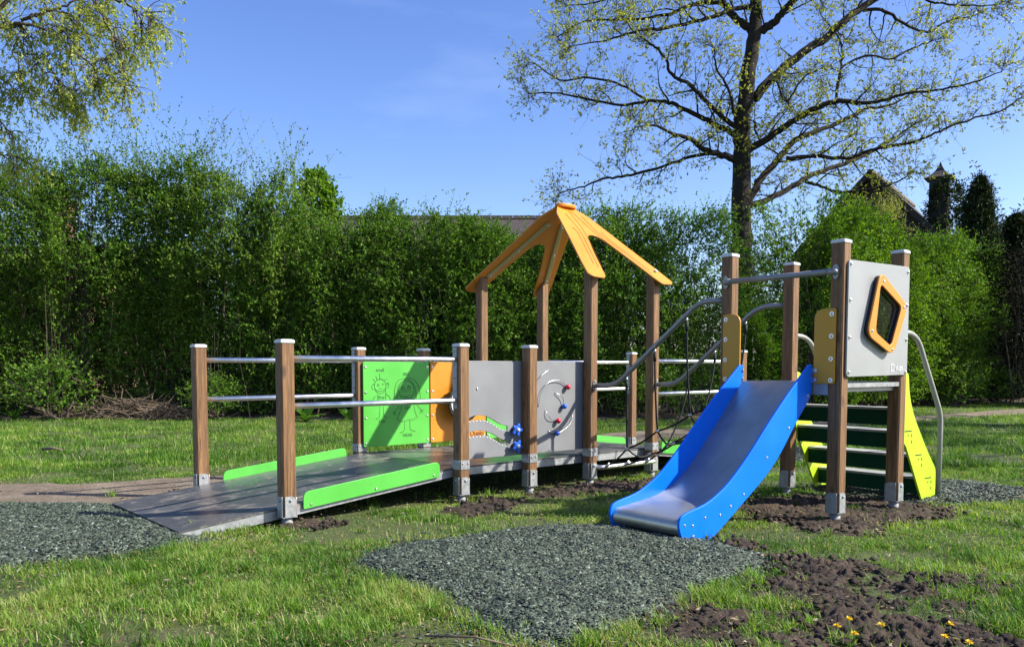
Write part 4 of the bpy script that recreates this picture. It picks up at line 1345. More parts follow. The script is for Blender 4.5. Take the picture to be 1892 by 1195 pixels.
# longer tufts, most of them near the camera and along the mulch edges
nt_ = 1500
tx, ty = scatter(nt_, 2.6, 9.5, .5, 1.15)
kt = (rng.random(nt_) < lawn_density(tx, ty) * (.25 + .9 * (fbm(tx * 1.3, ty * 1.3, 71) > .52)))
tx, ty = tx[kt], ty[kt]
tx = np.concatenate([tx, [-.14, -.05, .05, .52, .62, 1.05, 1.25, 2.3, 2.6, -.3]]); ty = np.concatenate([ty, [3.36, 3.30, 3.34, 3.36, 3.42, 3.98, 4.2, 4.3, 3.9, 3.0]])
nb_ = 34; m = len(tx)
rr_ = np.abs(rng.normal(0, .028, (m, nb_))); aa_ = rng.random((m, nb_)) * 6.283
x = (tx[:, None] + rr_ * np.cos(aa_)).ravel(); y = (ty[:, None] + rr_ * np.sin(aa_)).ravel()
Lt = (np.repeat(.045 + .055 * rng.random(m), nb_)) * (.6 + .6 * rng.random(m * nb_))
ct = grass_cols(x, y, 0 * x) * np.repeat(.8 + .45 * rng.random((m, 1)), nb_, 0)
parts.append(blades(x, y, Lt, .0046 * (.7 + .6 * rng.random(len(x))), 3, np.clip(.3 + .6 * rng.random(len(x)), 0, .95), ct))
off = 0; VV, FF, CC = [], [], []
for V, F, c in parts:
    VV.append(V); FF.append(F + off); CC.append(c); off += len(V)
me = np_mesh('grass', np.concatenate(VV), np.concatenate(FF), M['grass'], {'col': np.concatenate(CC)})
tag(link('grass', me), 'patchy spring lawn grass around the play unit', None, None, 'stuff')

# small weeds and clover leaves between the blades
n = 34000
x, y = scatter(n, 2.5, 8.0, .6, 1.1)
k = (rng.random(n) < lawn_density(x, y) * .9 + .02) & (fbm(x * 2.1, y * 2.1, 61) > .44)
x, y = x[k], y[k]; n = len(x)
C_ = np.stack([x, y, .008 + .028 * rng.random(n)], 1)
az = rng.random(n) * 6.283
V, F = leaves_np(C_, np.stack([np.cos(az), np.sin(az), .1 + .3 * rng.random(n)], 1), np.stack([rng.normal(0, .3, n), rng.normal(0, .3, n), np.ones(n)], 1), .012 + .016 * rng.random(n), .008 + .009 * rng.random(n), .08)
cc = np.repeat(np.array([(.07, .13, .03)]) * (.7 + .9 * rng.random((n, 1))) + np.array([[.05, .04, .02]]) * rng.random((n, 1)), 4, 0)
tag(link('clover', np_mesh('clover', V, F, M['grass'], {'col': cc})), 'low clover and weed leaves in the lawn', None, None, 'stuff')

# dead leaves, straw and bits on the ground
n = 11000
x, y = scatter(n, 2.5, 9.0, .6, 1.2)
k = (sdist(x, y, MULCH) < 0) & (sdist(x, y, MULCHL) < 0)
x, y = x[k], y[k]; n = len(x)
C_ = np.stack([x, y, .010 + .03 * rng.random(n)], 1); az = rng.random(n) * 6.283
V, F = leaves_np(C_, np.stack([np.cos(az), np.sin(az), rng.normal(0, .25, n)], 1), np.stack([rng.normal(0, .5, n), rng.normal(0, .5, n), np.ones(n)], 1), .015 + .04 * rng.random(n) ** 2, .003 + .012 * rng.random(n) ** 2, .15)
base = np.array([(.32, .22, .13), (.20, .13, .08), (.42, .33, .24), (.12, .08, .05)])[rng.integers(0, 4, n)]
tag(link('dead_leaves', np_mesh('dead_leaves', V, F, M['grass'], {'col': np.repeat(base, 4, 0)})), 'scattered dead leaves and straw on the lawn', None, None, 'stuff')

# rubber shreds
def shreds(poly, dens, h, edge, seed, wob, L0=.014, L1=.042):
    P = np.array(poly); lo = P.min(0) - .35; hi = P.max(0) + .35
    n = int(dens * np.prod(hi - lo))
    x = lo[0] + rng.random(n) * (hi[0] - lo[0]); y = lo[1] + rng.random(n) * (hi[1] - lo[1])
    d = sdist(x, y, poly) + (fbm(x * 3.1, y * 3.1, seed) - .5) * 2 * wob
    k = (d > -.35) & (rng.random(n) < np.maximum(np.clip(.55 + d * 9, 0, 1), .035 * np.exp(d * 7)))
    x, y, d = x[k], y[k], d[k]; n = len(x)
    t = np.clip(d / edge, 0, 1)
    z = h * t * (2 - t) - .008 + .03 * (fbm(x * 14, y * 14, seed + 5, 5) - .45) + rng.random(n) * .012
    az = rng.random(n) * 6.283
    D = np.stack([np.cos(az), np.sin(az), rng.normal(0, .28, n)], 1)
    Nn = np.stack([rng.normal(0, .55, n), rng.normal(0, .55, n), np.ones(n)], 1)
    D = unit(D); S = unit(np.cross(D, Nn)); Nn = np.cross(S, D)
    L = (L0 + (L1 - L0) * rng.random(n) ** 1.6)[:, None]; w = (.0026 + .0052 * rng.random(n))[:, None]; th = .0018
    c = np.stack([x, y, np.maximum(z, .002)], 1)
    e = [c - D * L / 2 - S * w, c - D * L / 2 + S * w, c + Nn * w * .8, c + D * L / 2 + S * w * .8, c + D * L / 2 - S * w * .8]
    a0 = c - D * L / 2 - S * w; a1 = c - D * L / 2 + S * w; b0 = c + D * L / 2 - S * w; b1 = c + D * L / 2 + S * w
    up = Nn * (th + w * .7)
    V = np.stack([a0, a1, b1, b0, (a0 + a1) / 2 + up, (b0 + b1) / 2 + up], 1).reshape(-1, 3)
    i = np.arange(n)[:, None] * 6
    F = np.concatenate([i + np.array([0, 3, 5]), i + np.array([0, 5, 4]), i + np.array([1, 4, 5]), i + np.array([1, 5, 2]), i + np.array([0, 4, 1]), i + np.array([3, 2, 5])], 0)
    v = rng.random((n, 1))
    base = np.array([[.030, .038, .028]]) * (1 - v ** 1.6) + np.array([[.125, .165, .118]]) * v ** 2.2
    pale = rng.random((n, 1)) < .03
    base = np.where(pale, np.array([[.20, .24, .205]]), base)
    return V, F, np.repeat(base, 6, 0)
for (poly, dens, h, edge, sd, wob, lb) in ((MULCH, 24000, .045, .30, 2, .05, 'shredded green grey rubber in front of the slide'), (MULCHL, 13000, .05, .35, 3, .05, 'shredded green grey rubber at the foot of the ramp'), (MULCHR, 5500, .045, .30, 4, .06, 'shredded green grey rubber at the foot of the stairs'), (MULCHF, 2500, .045, .30, 5, .06, 'shredded rubber at the far ramp end')):
    V, F, c = shreds(poly, dens, h, edge, sd, wob)
    tag(link('rubber_mulch', np_mesh('rubber_mulch', V, F, M['shred'], {'col': c})), lb, None, None, 'stuff')

# clods of turned earth
def clods():
    n = 900
    ico = bmesh.new(); bmesh.ops.create_icosphere(ico, subdivisions=2, radius=1)
    bv = np.array([v.co for v in ico.verts]); bf = np.array([[v.index for v in f.verts] for f in ico.faces]); ico.free()
    VV, FF = [], []; off = 0
    for P, h, sd in MUDS:
        Pn = np.array(P); lo = Pn.min(0) - .1; hi = Pn.max(0) + .1
        m = int(np.prod(hi - lo) * 600)
        x = lo[0] + rng.random(m) * (hi[0] - lo[0]); y = lo[1] + rng.random(m) * (hi[1] - lo[1])
        k = field(x, y, P, sd, WOB(sd)) > -.01
        for a, b_ in zip(x[k], y[k]):
            r = (.003 + .020 * rng.random() ** 4.5) * (1 if h > .012 else .5)
            v = bv * (1 + .55 * (np.array([fbm(bv[:, 0] * 1.9 + a * 31, bv[:, 1] * 1.9 + b_ * 17 + bv[:, 2] * 1.3, 5, 3)]).T - .5) * 2.6)
            v = v * np.array([1, .75 + .4 * rng.random(), .6 + .25 * rng.random()]) * r
            t = rng.random() * 6.28; ct, st = math.cos(t), math.sin(t)
            v = np.stack([v[:, 0] * ct - v[:, 1] * st + a, v[:, 0] * st + v[:, 1] * ct + b_, v[:, 2] + .004 + h * .55], 1)
            VV.append(v); FF.append(bf + off); off += len(v)
    return np_mesh('soil_clods', np.concatenate(VV), np.concatenate(FF), M['mud'])
tag(link('soil_clods', clods()), 'lumps of dark turned earth around the posts and lawn', None, None, 'stuff')

# dandelions, each its own flower
def dandelion(x, y, h, open_=1.0):
    r = empty('dandelion', (x, y, 0), 'yellow dandelion flower among the turned soil near the camera', 'flower', 'yellow dandelions in the foreground')
    b = MB(); b.tube([(x, y, -.01), (x + .004, y, h * .6), (x + .002, y - .003, h)], .0018, 6); b.build('stem', M['stem'], r)
    n = 46
    a = rng.random(n) * 6.283; el = rng.random(n) * 1.2
    D = np.stack([np.cos(a) * np.cos(el), np.sin(a) * np.cos(el), np.sin(el) * .7], 1)
    C0 = np.tile(np.array([[x + .002, y - .003, h]]), (n, 1))
    V, F = leaves_np(C0, D, np.tile([[0, 0, 1.]], (n, 1)), np.full(n, .018 * open_), np.full(n, .006), .1)
    link('petals', np_mesh('petals', V, F, M['petal']), r)
    n = 7; a = rng.random(n) * 6.283
    V, F = leaves_np(np.tile([[x, y, .006]], (n, 1)), np.stack([np.cos(a), np.sin(a), .35 + 0 * a], 1), np.tile([[0, 0, 1.]], (n, 1)), .06 + .03 * rng.random(n), np.full(n, .016), .1)
    link('leaves', np_mesh('leaves', V, F, M['weed'], {'var': np.repeat(rng.random(n), 4)}), r)
M['stem'] = simple('flower_stem', (.10, .17, .04), .5, 0, .2, 6, 0)
M['petal'] = simple('yellow_petal', (.85, .62, .01), .6, 0, .1, 40, 0)
M['weed'] = leaf_mat('broad_weed_leaf', [(0, (.05, .12, .02)), (1, (.10, .22, .035))], .3, .4)
for x, y, h in ((1.305, 3.241, .062), (1.372, 3.29, .075), (1.345, 3.167, .055), (1.493, 3.262, .06), (1.757, 3.234, .07), (1.690, 3.147, .05), (1.735, 3.06, .055)):
    dandelion(x, y, h)
n = 170
x, y = scatter(n, 8.5, 22, .5); k = lawn_density(x, y) > .5; x, y = x[k], y[k]; n = len(x)
VV, FF, CC = [], [], []; off = 0
for a, b_ in zip(x, y):
    q = 7; t = np.arange(q) * 6.283 / q
    V, F = leaves_np(np.tile([[a, b_, .06]], (q, 1)), np.stack([np.cos(t), np.sin(t), .2 + 0 * t], 1), np.tile([[0, 0, 1.]], (q, 1)), np.full(q, .014), np.full(q, .01), 0)
    VV.append(V); FF.append(F + off); off += len(V)
    CC.append(np.tile([[.7, .7, .66]] if rng.random() < .8 else [[.8, .6, .02]], (len(V), 1)))
tag(link('daisies', np_mesh('daisies', np.concatenate(VV), np.concatenate(FF), M['grass'], {'col': np.concatenate(CC)})), 'tiny white daisies dotted over the far lawn', None, None, 'stuff')

# broad leaved dock plants at the hedge foot
def dock(x, y, s, nl, label):
    r = empty('dock_plant', (x, y, 0), label, 'plant', 'broad leaved plants at the hedge foot')
    a = rng.random(nl) * 6.283; e = .5 + rng.random(nl) * .8
    VV, FF, AA = [], [], []; off = 0
    for i in range(nl):
        K = 6; L = s * (.6 + .5 * rng.random()); w = L * .17
        t = np.linspace(0, 1, K)
        rad = L * t * math.cos(e[i]) * (1 + .2 * t); z = L * (t * math.sin(e[i]) - .45 * t ** 2.4 * math.cos(e[i]))
        cx, cy = x + rad * math.cos(a[i]), y + rad * math.sin(a[i])
        ww = w * np.sin(np.pi * np.clip(t * .93 + .07, 0, 1)) ** .7
        sx, sy = -math.sin(a[i]), math.cos(a[i])
        l = np.stack([cx - sx * ww, cy - sy * ww, z + ww * .25], 1); c = np.stack([cx, cy, z], 1); rr_ = np.stack([cx + sx * ww, cy + sy * ww, z + ww * .25], 1)
        V = np.stack([l, c, rr_], 1).reshape(-1, 3); F = []
        for k in range(K - 1):
            for j in range(2):
                F.append((3 * k + j, 3 * k + j + 1, 3 * k + j + 4, 3 * k + j + 3))
        VV.append(V); FF.append(np.array(F) + off); off += len(V); AA.append(np.full(len(V), rng.random()))
    link('leaves', np_mesh('leaves', np.concatenate(VV), np.concatenate(FF), M['weed'], {'var': np.concatenate(AA)}, True), r)
dock(-11.0, 17.0, .62, 17, 'large leafy dock plant by the hedge at the far left')
dock(-10.4, 17.1, .42, 12, 'smaller dock plant just right of the large one at the far left')
dock(-4.2, 16.7, .55, 14, 'dock plant at the hedge foot seen between the left ramp posts')
dock(-3.4, 16.9, .4, 10, 'low dock plant at the hedge foot behind the near ramp handrail')

# brush pile of dead sticks, and one fallen stick
n = 420
cx = -8.0 + rng.normal(0, .9, n); cy = 17.45 + rng.normal(0, .22, n)
hh_ = np.clip(.45 - np.abs(cx + 8.0) * .22, .06, .5)
az = rng.random(n) * 6.283; L = .25 + .7 * rng.random(n)
D = np.stack([np.cos(az), np.sin(az) * .5, rng.normal(.1, .35, n)], 1); D = unit(D)
c0 = np.stack([cx, cy, hh_ * rng.random(n)], 1)
t = np.linspace(-.5, .5, 4)
Pp = c0[:, None, :] + D[:, None, :] * L[:, None, None] * t[None, :, None] + rng.normal(0, .02, (n, 4, 3))
Pp[..., 2] = np.maximum(Pp[..., 2], .02)
V, F = tubes_np(Pp, np.tile((.004 + .006 * rng.random(n))[:, None], (1, 4)), 4)
tag(link('brush_pile', np_mesh('brush_pile', V, F, M['twig'], smooth=True)), 'heap of dead brown sticks at the hedge foot left of the ramp', None, None, 'stuff')
b = MB(); b.tube([(-6.02, 10.46, .05), (-5.88, 10.43, .075), (-5.72, 10.38, .05)], [.022, .02, .012], 8)
tag(b.build('fallen_stick', M['twig']), 'short broken stick lying on the left lawn', 'stick')
for pts, rad, lb in (([(-.35, 3.22, .03), (-.15, 3.19, .035), (.02, 3.12, .02)], .0045, 'thin dry twig on the turf left of the slide mulch'),):
    b = MB(); b.tube(pts, rad, 7); tag(b.build('dry_twig', M['twig']), lb, 'twig')
# ------------------------------------------------------------------ foliage materials
M['leaf_haw'] = leaf_mat('hawthorn_leaf', [(0, (.045, .105, .012)), (.5, (.100, .195, .018)), (1, (.20, .29, .035))], .34, .62, 'var', .22)
M['leaf_bright'] = leaf_mat('bright_spring_leaf', [(0, (.052, .125, .008)), (.5, (.105, .215, .013)), (1, (.22, .33, .026))], .42, .62, 'var', .22)
M['leaf_mid'] = leaf_mat('mid_green_leaf', [(0, (.038, .10, .010)), (.5, (.085, .185, .016)), (1, (.16, .265, .030))], .36, .62, 'var', .22)
M['leaf_shade_dark'] = leaf_mat('shade_painted_evergreen_leaf', [(0, (.004, .007, .004)), (.6, (.007, .012, .006)), (1, (.014, .022, .010))], .05, .9, 'var', .08)  # near-black leaf colour stands in for the deep shade at the right edge
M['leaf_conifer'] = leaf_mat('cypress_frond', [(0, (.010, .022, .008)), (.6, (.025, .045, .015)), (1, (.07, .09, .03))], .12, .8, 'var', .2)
M['leaf_oak'] = leaf_mat('young_oak_leaf', [(0, (.17, .20, .025)), (.5, (.30, .33, .055)), (1, (.46, .46, .12))], .45, .45)
M['leaf_willow'] = leaf_mat('young_willow_leaf', [(0, (.22, .28, .05)), (.5, (.35, .40, .09)), (1, (.52, .54, .18))], .60, .45)
M['stem_brown'] = simple('shrub_stem', (.075, .058, .04), .9, 0, .35, 10, .4)

def spray_leaves(C0, D, Ls, per, leafL, leafW, r):
    """leaves set along short twigs: returns leaf verts, tris, var and the twig paths"""
    n = len(C0)
    D = unit(D)
    t = (np.arange(per) + .6) / per
    bend = r.normal(0, .12, (n, 1, 3))
    base = C0[:, None, :] + D[:, None, :] * (Ls[:, None, None] * t[None, :, None]) + bend * (t[None, :, None] ** 2) * Ls[:, None, None] * 2
    ld = unit(D[:, None, :] * .55 + r.normal(0, .75, (n, per, 3)) + np.array([0, 0, .05]))
    nn = unit(r.normal(0, .55, (n, per, 3)) + np.array([0.15, -.15, 1.0]))
    L = leafL * (.6 + .7 * r.random((n, per)))
    V, F = leaves_np(base.reshape(-1, 3), ld.reshape(-1, 3), nn.reshape(-1, 3), L.ravel(), L.ravel() * leafW, .12, -.08)
    var = np.clip(np.repeat(r.random(n), per) * .5 + r.random(n * per) * .5, 0, 1)
    tw = np.stack([C0 - D * .05, C0 + D * Ls[:, None] * .5 + bend[:, 0] * .25 * Ls[:, None] * 2, C0 + D * Ls[:, None] + bend[:, 0] * Ls[:, None] * 2], 1)
    return V, F, np.repeat(var, 4), tw

def shrub_data(seed, w, d, h, ns, leafL=.065, leafW=.55, shoots=40, profile='hedge', low=.45, shootL=(.4, 1.3), sprayL=(.16, .34), droop=0.0):
    r = np.random.default_rng(seed)
    m = int(ns * 1.9)
    x = (r.random(m) * 2 - 1); zt = r.random(m) ** .9
    sgn = np.where(r.random(m) < .58, -1, 1)
    shell = 1 - np.abs(r.normal(0, .30, m))
    if profile == 'hedge':
        top = h * (.80 + .26 * fbm(x * w * .55 + seed * 3.7, x * 0 + 1.3, seed, 3))
        z = .12 + zt * (top - .12)
        y = sgn * d / 2 * np.clip(shell, -.2, 1) * (1 - .35 * zt ** 4) * (.86 + .14 * np.sin(zt * np.pi))
        X = x * w / 2
        y = y + (fbm(X * .9 + 9, z * .9, seed + 2, 3) - .5) * 1.5 * np.sign(sgn)
    else:                                              # free standing rounded or conical crown
        ang = r.random(m) * 6.283
        z = .15 + zt * (h - .15)
        if profile == 'cone':
            rad = w / 2 * np.clip(1.02 - (zt ** 1.7), .03, 1) ** .8 * (.8 + .3 * vnoise(ang * 2.5, z * 1.6, seed))
        else:
            rad = w / 2 * np.sqrt(np.clip(1 - (2 * zt - .95) ** 2, .04, 1)) * (.75 + .4 * vnoise(ang * 2, z * 1.3, seed))
        rr = rad * np.clip(1 - np.abs(r.normal(0, .28, m)), .05, 1)
        X = rr * np.cos(ang); y = rr * np.sin(ang) * d / w
    clump = fbm(X * 1.5 + y * .6 + 31, z * 1.7 + y * .5, seed + 7, 3)
    keep = r.random(m) < np.clip((clump - .28) * 4.5, .25, 1) * np.where(z < 1.2, low + (1 - low) * z / 1.2, 1)
    X, y, z = X[keep][:ns], y[keep][:ns], z[keep][:ns]
    n = len(X)
    out = np.stack([X * .25, np.sign(y) * .8, np.full(n, .35 - droop)], 1) if profile == 'hedge' else np.stack([X, y, np.full(n, .4 * w / 2 - droop * w)], 1)
    D = unit(unit(out) + r.normal(0, .5, (n, 3)))
    Ls = sprayL[0] + (sprayL[1] - sprayL[0]) * r.random(n)
    V1, F1, A1, T1 = spray_leaves(np.stack([X, y, z], 1), D, Ls, 9, leafL, leafW, r)
    # long shoots above the crown
    ks = shoots
    if ks:
        xs = (r.random(ks) * 2 - 1) * w / 2 * (1 if profile == 'hedge' else .3); ys = (r.random(ks) - .5) * d * .6
        base = np.stack([xs, ys, (h * (.80 + .26 * fbm(xs / (w / 2) * w * .55 + seed * 3.7, xs * 0 + 1.3, seed, 3)) if profile == 'hedge' else np.full(ks, h)) - .35], 1)
        D2 = unit(np.stack([r.normal(0, .35, ks), r.normal(0, .25, ks), np.full(ks, 1.0)], 1))
        L2 = shootL[0] + (shootL[1] - shootL[0]) * r.random(ks) ** 1.5
        V2, F2, A2, T2_ = spray_leaves(base, D2, L2, 22, leafL * .9, leafW, r)
        # side twiglets on the shoots
        q = 4
        bb = np.repeat(base, q, 0) + np.repeat(D2 * L2[:, None], q, 0) * r.random((ks * q, 1))
        V3, F3, A3, T3_ = spray_leaves(bb, unit(np.repeat(D2, q, 0) * .8 + r.normal(0, .7, (ks * q, 3))), .12 + .25 * r.random(ks * q), 7, leafL * .9, leafW, r)
        F2 = F2 + len(V1); F3 = F3 + len(V1) + len(V2)
        V1 = np.concatenate([V1, V2, V3]); F1 = np.concatenate([F1, F2, F3]); A1 = np.concatenate([A1, A2, A3]); T1 = np.concatenate([T1, T2_, T3_])
    sel = r.random(len(T1)) < .6
    Vt, Ft = tubes_np(T1[sel], np.tile(np.array([[.0035, .0028, .0015]]), (sel.sum(), 1)), 3)
    # stems rising from the base
    k = 26 if profile == 'hedge' else 5
    K = 8
    bx = (r.random(k) * 2 - 1) * w * (.42 if profile == 'hedge' else .04); by = r.normal(0, d * .16, k) * (1 if profile == 'hedge' else .2)
    t = np.linspace(0, 1, K)
    P = np.zeros((k, K, 3))
    P[..., 0] = bx[:, None] + np.cumsum(r.normal(0, .10, (k, K)), 1) + r.normal(0, .35, (k, 1)) * t
    P[..., 1] = by[:, None] + np.cumsum(r.normal(0, .07, (k, K)), 1) + (r.normal(0, .4, (k, 1)) * t if profile == 'hedge' else 0)
    P[..., 2] = -.05 + t * (h * (.55 + .4 * r.random((k, 1))))
    rad = (.014 + .026 * r.random((k, 1))) * (1 - .8 * t)
    if profile != 'hedge':
        rad = rad * 1.6
    V5, F5 = tubes_np(P, rad, 6)
    # thin suckers
    k = 70 if profile == 'hedge' else 8
    P = np.zeros((k, 5, 3)); t = np.linspace(0, 1, 5)
    P[..., 0] = ((r.random(k) * 2 - 1) * w * .48)[:, None] + np.cumsum(r.normal(0, .09, (k, 5)), 1)
    P[..., 1] = (r.normal(-.1, .33, k) * d * .6)[:, None] + np.cumsum(r.normal(0, .07, (k, 5)), 1)
    P[..., 2] = -.03 + t * (.8 + 1.6 * r.random((k, 1)))
    if profile != 'hedge': P[..., :2] *= .3
    V6, F6 = tubes_np(P, (.004 + .006 * r.random((k, 1))) * (1 - .6 * t), 4)
    Vs = np.concatenate([Vt, V5, V6]); Fs = np.concatenate([Ft, F5 + len(Vt), F6 + len(Vt) + len(V5)])
    return (V1, F1, A1), (Vs, Fs)

def shrub_mesh(mat, *a, **k):
    (V, F, A), (Vs, Fs) = shrub_data(*a, **k)
    return np_mesh('foliage', V, F, mat, {'var': A}), np_mesh('stems', Vs, Fs, M['stem_brown'], smooth=True)

def recol(me, mat):
    c = me.copy(); c.materials.clear(); c.materials.append(mat); return c

def put(meshes, name, loc, rz, sc, label, cat, group=None):
    r = empty(name, loc, label, cat, group)
    r.rotation_euler = (0, 0, rz); r.scale = sc
    for me in meshes:
        o = bpy.data.objects.new(me.name.split('.')[0], me); COL.objects.link(o); o.parent = r
    return r

HA = shrub_mesh(M['leaf_haw'], 21, 4.4, 2.6, 5.7, 8600, .060, .62, 130, shootL=(.5, 1.7))
HB = shrub_mesh(M['leaf_mid'], 22, 4.2, 2.5, 4.6, 7800, .062, .64, 34, shootL=(.2, .7))
HC = shrub_mesh(M['leaf_mid'], 23, 4.2, 2.5, 4.6, 7800, .060, .62, 44, shootL=(.2, .9))
HD = shrub_mesh(M['leaf_bright'], 24, 4.4, 2.8, 4.9, 7000, .066, .62, 34, shootL=(.2, .7))
HAm = (recol(HA[0], M['leaf_mid']), HA[1])
HG = 'shrubs of the tall boundary hedge'
F_ = [
    (HD, -14.6, 19.0, 0.3, (1, 1, .92), 'bright green hedge shrub at the left edge under the overhanging branches'),
    (HA, -11.9, 18.9, 0.1, (.95, 1, 1.00), 'tall airy hedge shrub behind the large dock plant at the left'),
    (HAm, -9.2, 19.1, 3.2, (1, 1, 1.06), 'tallest hedge shrub with loose upright shoots, behind the heap of dead sticks'),
    (HA, -6.7, 19.0, -.1, (.9, 1, .99), 'tall loose hedge shrub behind the leftmost post of the ramp'),
    (HB, -4.3, 18.8, .15, (.9, 1, 1.06), 'hedge shrub behind the left ramp, where the hedge steps down'),
    (HC, -1.9, 18.7, 3.0, (1, 1, .96), 'dense hedge shrub behind the green drawing panel'),
    (HB, .7, 18.6, 3.25, (1, 1, .94), 'dense hedge shrub behind the left legs of the orange roof'),
    (HC, 2.75, 18.9, .1, (1, 1, 1.0), 'dense hedge shrub behind the right legs of the orange roof'),
    (HB, 5.55, 20.3, .3, (.5, 1, .60), 'low hedge shrub in front of the oak trunk'),
    (HD, 8.5, 21.7, .62, (.95, 1, 1.12), 'bright green hedge shrub between the tower posts'),
    (HD, 10.5, 23.2, 3.75, (1.05, 1, 1.03), 'bright green hedge shrub behind the window panel'),
    (HC, 12.3, 24.6, .65, (.95, 1, 1.05), 'green hedge shrub at the right next to the shade-coloured evergreen hedge'),
]
for m_, x, y, rz, sc, lb in F_:
    put(m_, 'hedge_shrub', (x, y, 0), rz, sc, lb, 'shrub', HG)
for i, (x, y) in enumerate(((-13, 21.3), (-10.3, 21.4), (-7.7, 21.3), (-5.2, 21.1), (-2.8, 20.9), (-.3, 20.8), (2.2, 20.9), (9.1, 24.4), (11.6, 26.4))):
    put((HB, HC)[i % 2], 'hedge_shrub', (x, y, 0), 3.14 if i % 2 else .05 * i, (1, 1, .93 if i < 7 else .98), 'shrub in the back row of the hedge, behind the front shrubs', 'shrub', 'back row of the hedge')
SAP = shrub_mesh(M['leaf_bright'], 31, 1.6, 1.6, 2.6, 700, .11, .8, 6, profile='round', shootL=(.2, .4))
put(SAP, 'young_maple', (-5.0, 21.2, 3.0), 0, (.8, .8, 1.12), 'small bright leaved sapling top sticking up from the hedge', 'tree')
LOW = shrub_mesh(M['leaf_mid'], 33, 1.5, 1.1, .9, 240, .06, .6, 6, profile='round', low=1, shootL=(.1, .3))
for i, (x, y, s, lb) in enumerate(((-9.6, 17.2, 1.25, 'low leafy bramble at the hedge foot beside the dock plants'), (-6.3, 17.3, .9, 'low bramble at the hedge foot behind the leftmost ramp post'), (-2.2, 16.9, .8, 'low bramble at the hedge foot behind the ramp handrails'), (2.9, 17.4, 1.1, 'low bramble at the hedge foot seen through the rope net'), (12.4, 22.9, 1.2, 'low bramble at the hedge foot right of the stairs'), (14.6, 24.6, 1.0, 'low bramble in front of the shade-coloured evergreen hedge'))):
    put(LOW, 'bramble', (x, y, 0), i * 1.1, (s, s, s), lb, 'bramble', 'low brambles along the hedge foot')
DK = shrub_mesh(M['leaf_shade_dark'], 35, 5.0, 3.4, 6.4, 8000, .085, .55, 0, low=1.0, sprayL=(.2, .4))
put(DK, 'evergreen_hedge', (16.2, 24.9, 0), .75, (1.0, 1, .78), 'evergreen hedge block at the right edge, deep shade put into its leaf colour', 'hedge')
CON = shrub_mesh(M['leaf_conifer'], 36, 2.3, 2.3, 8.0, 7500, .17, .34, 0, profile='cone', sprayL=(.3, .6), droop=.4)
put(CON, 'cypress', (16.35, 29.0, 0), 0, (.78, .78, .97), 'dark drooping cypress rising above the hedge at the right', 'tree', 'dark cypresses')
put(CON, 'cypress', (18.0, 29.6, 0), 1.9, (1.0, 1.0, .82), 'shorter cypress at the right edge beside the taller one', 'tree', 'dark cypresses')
BARE = shrub_mesh(M['leaf_oak'], 38, 3.2, 2.4, 6.6, 420, .05, .5, 60, profile='round', shootL=(.5, 1.4))
put(BARE, 'thin_tree', (14.0, 31.0, 0), 0, (1, 1, 1.06), 'thin twiggy pale tree between the oak and the cypress', 'tree')

# ------------------------------------------------------------------ trees with limbs, branches, twigs and leaves
def walk(P0, D, L, K, r, wob, pull):
    """random walk branches: start P0 (n,3), dir D, length L -> (n,K,3)"""
    n = len(P0)
    P = np.zeros((n, K, 3)); P[:, 0] = P0; d = unit(D)
    for k in range(1, K):
        d = unit(d + r.normal(0, wob, (n, 3)) + pull)
        P[:, k] = P[:, k - 1] + d * (L / (K - 1))[:, None]
    return P

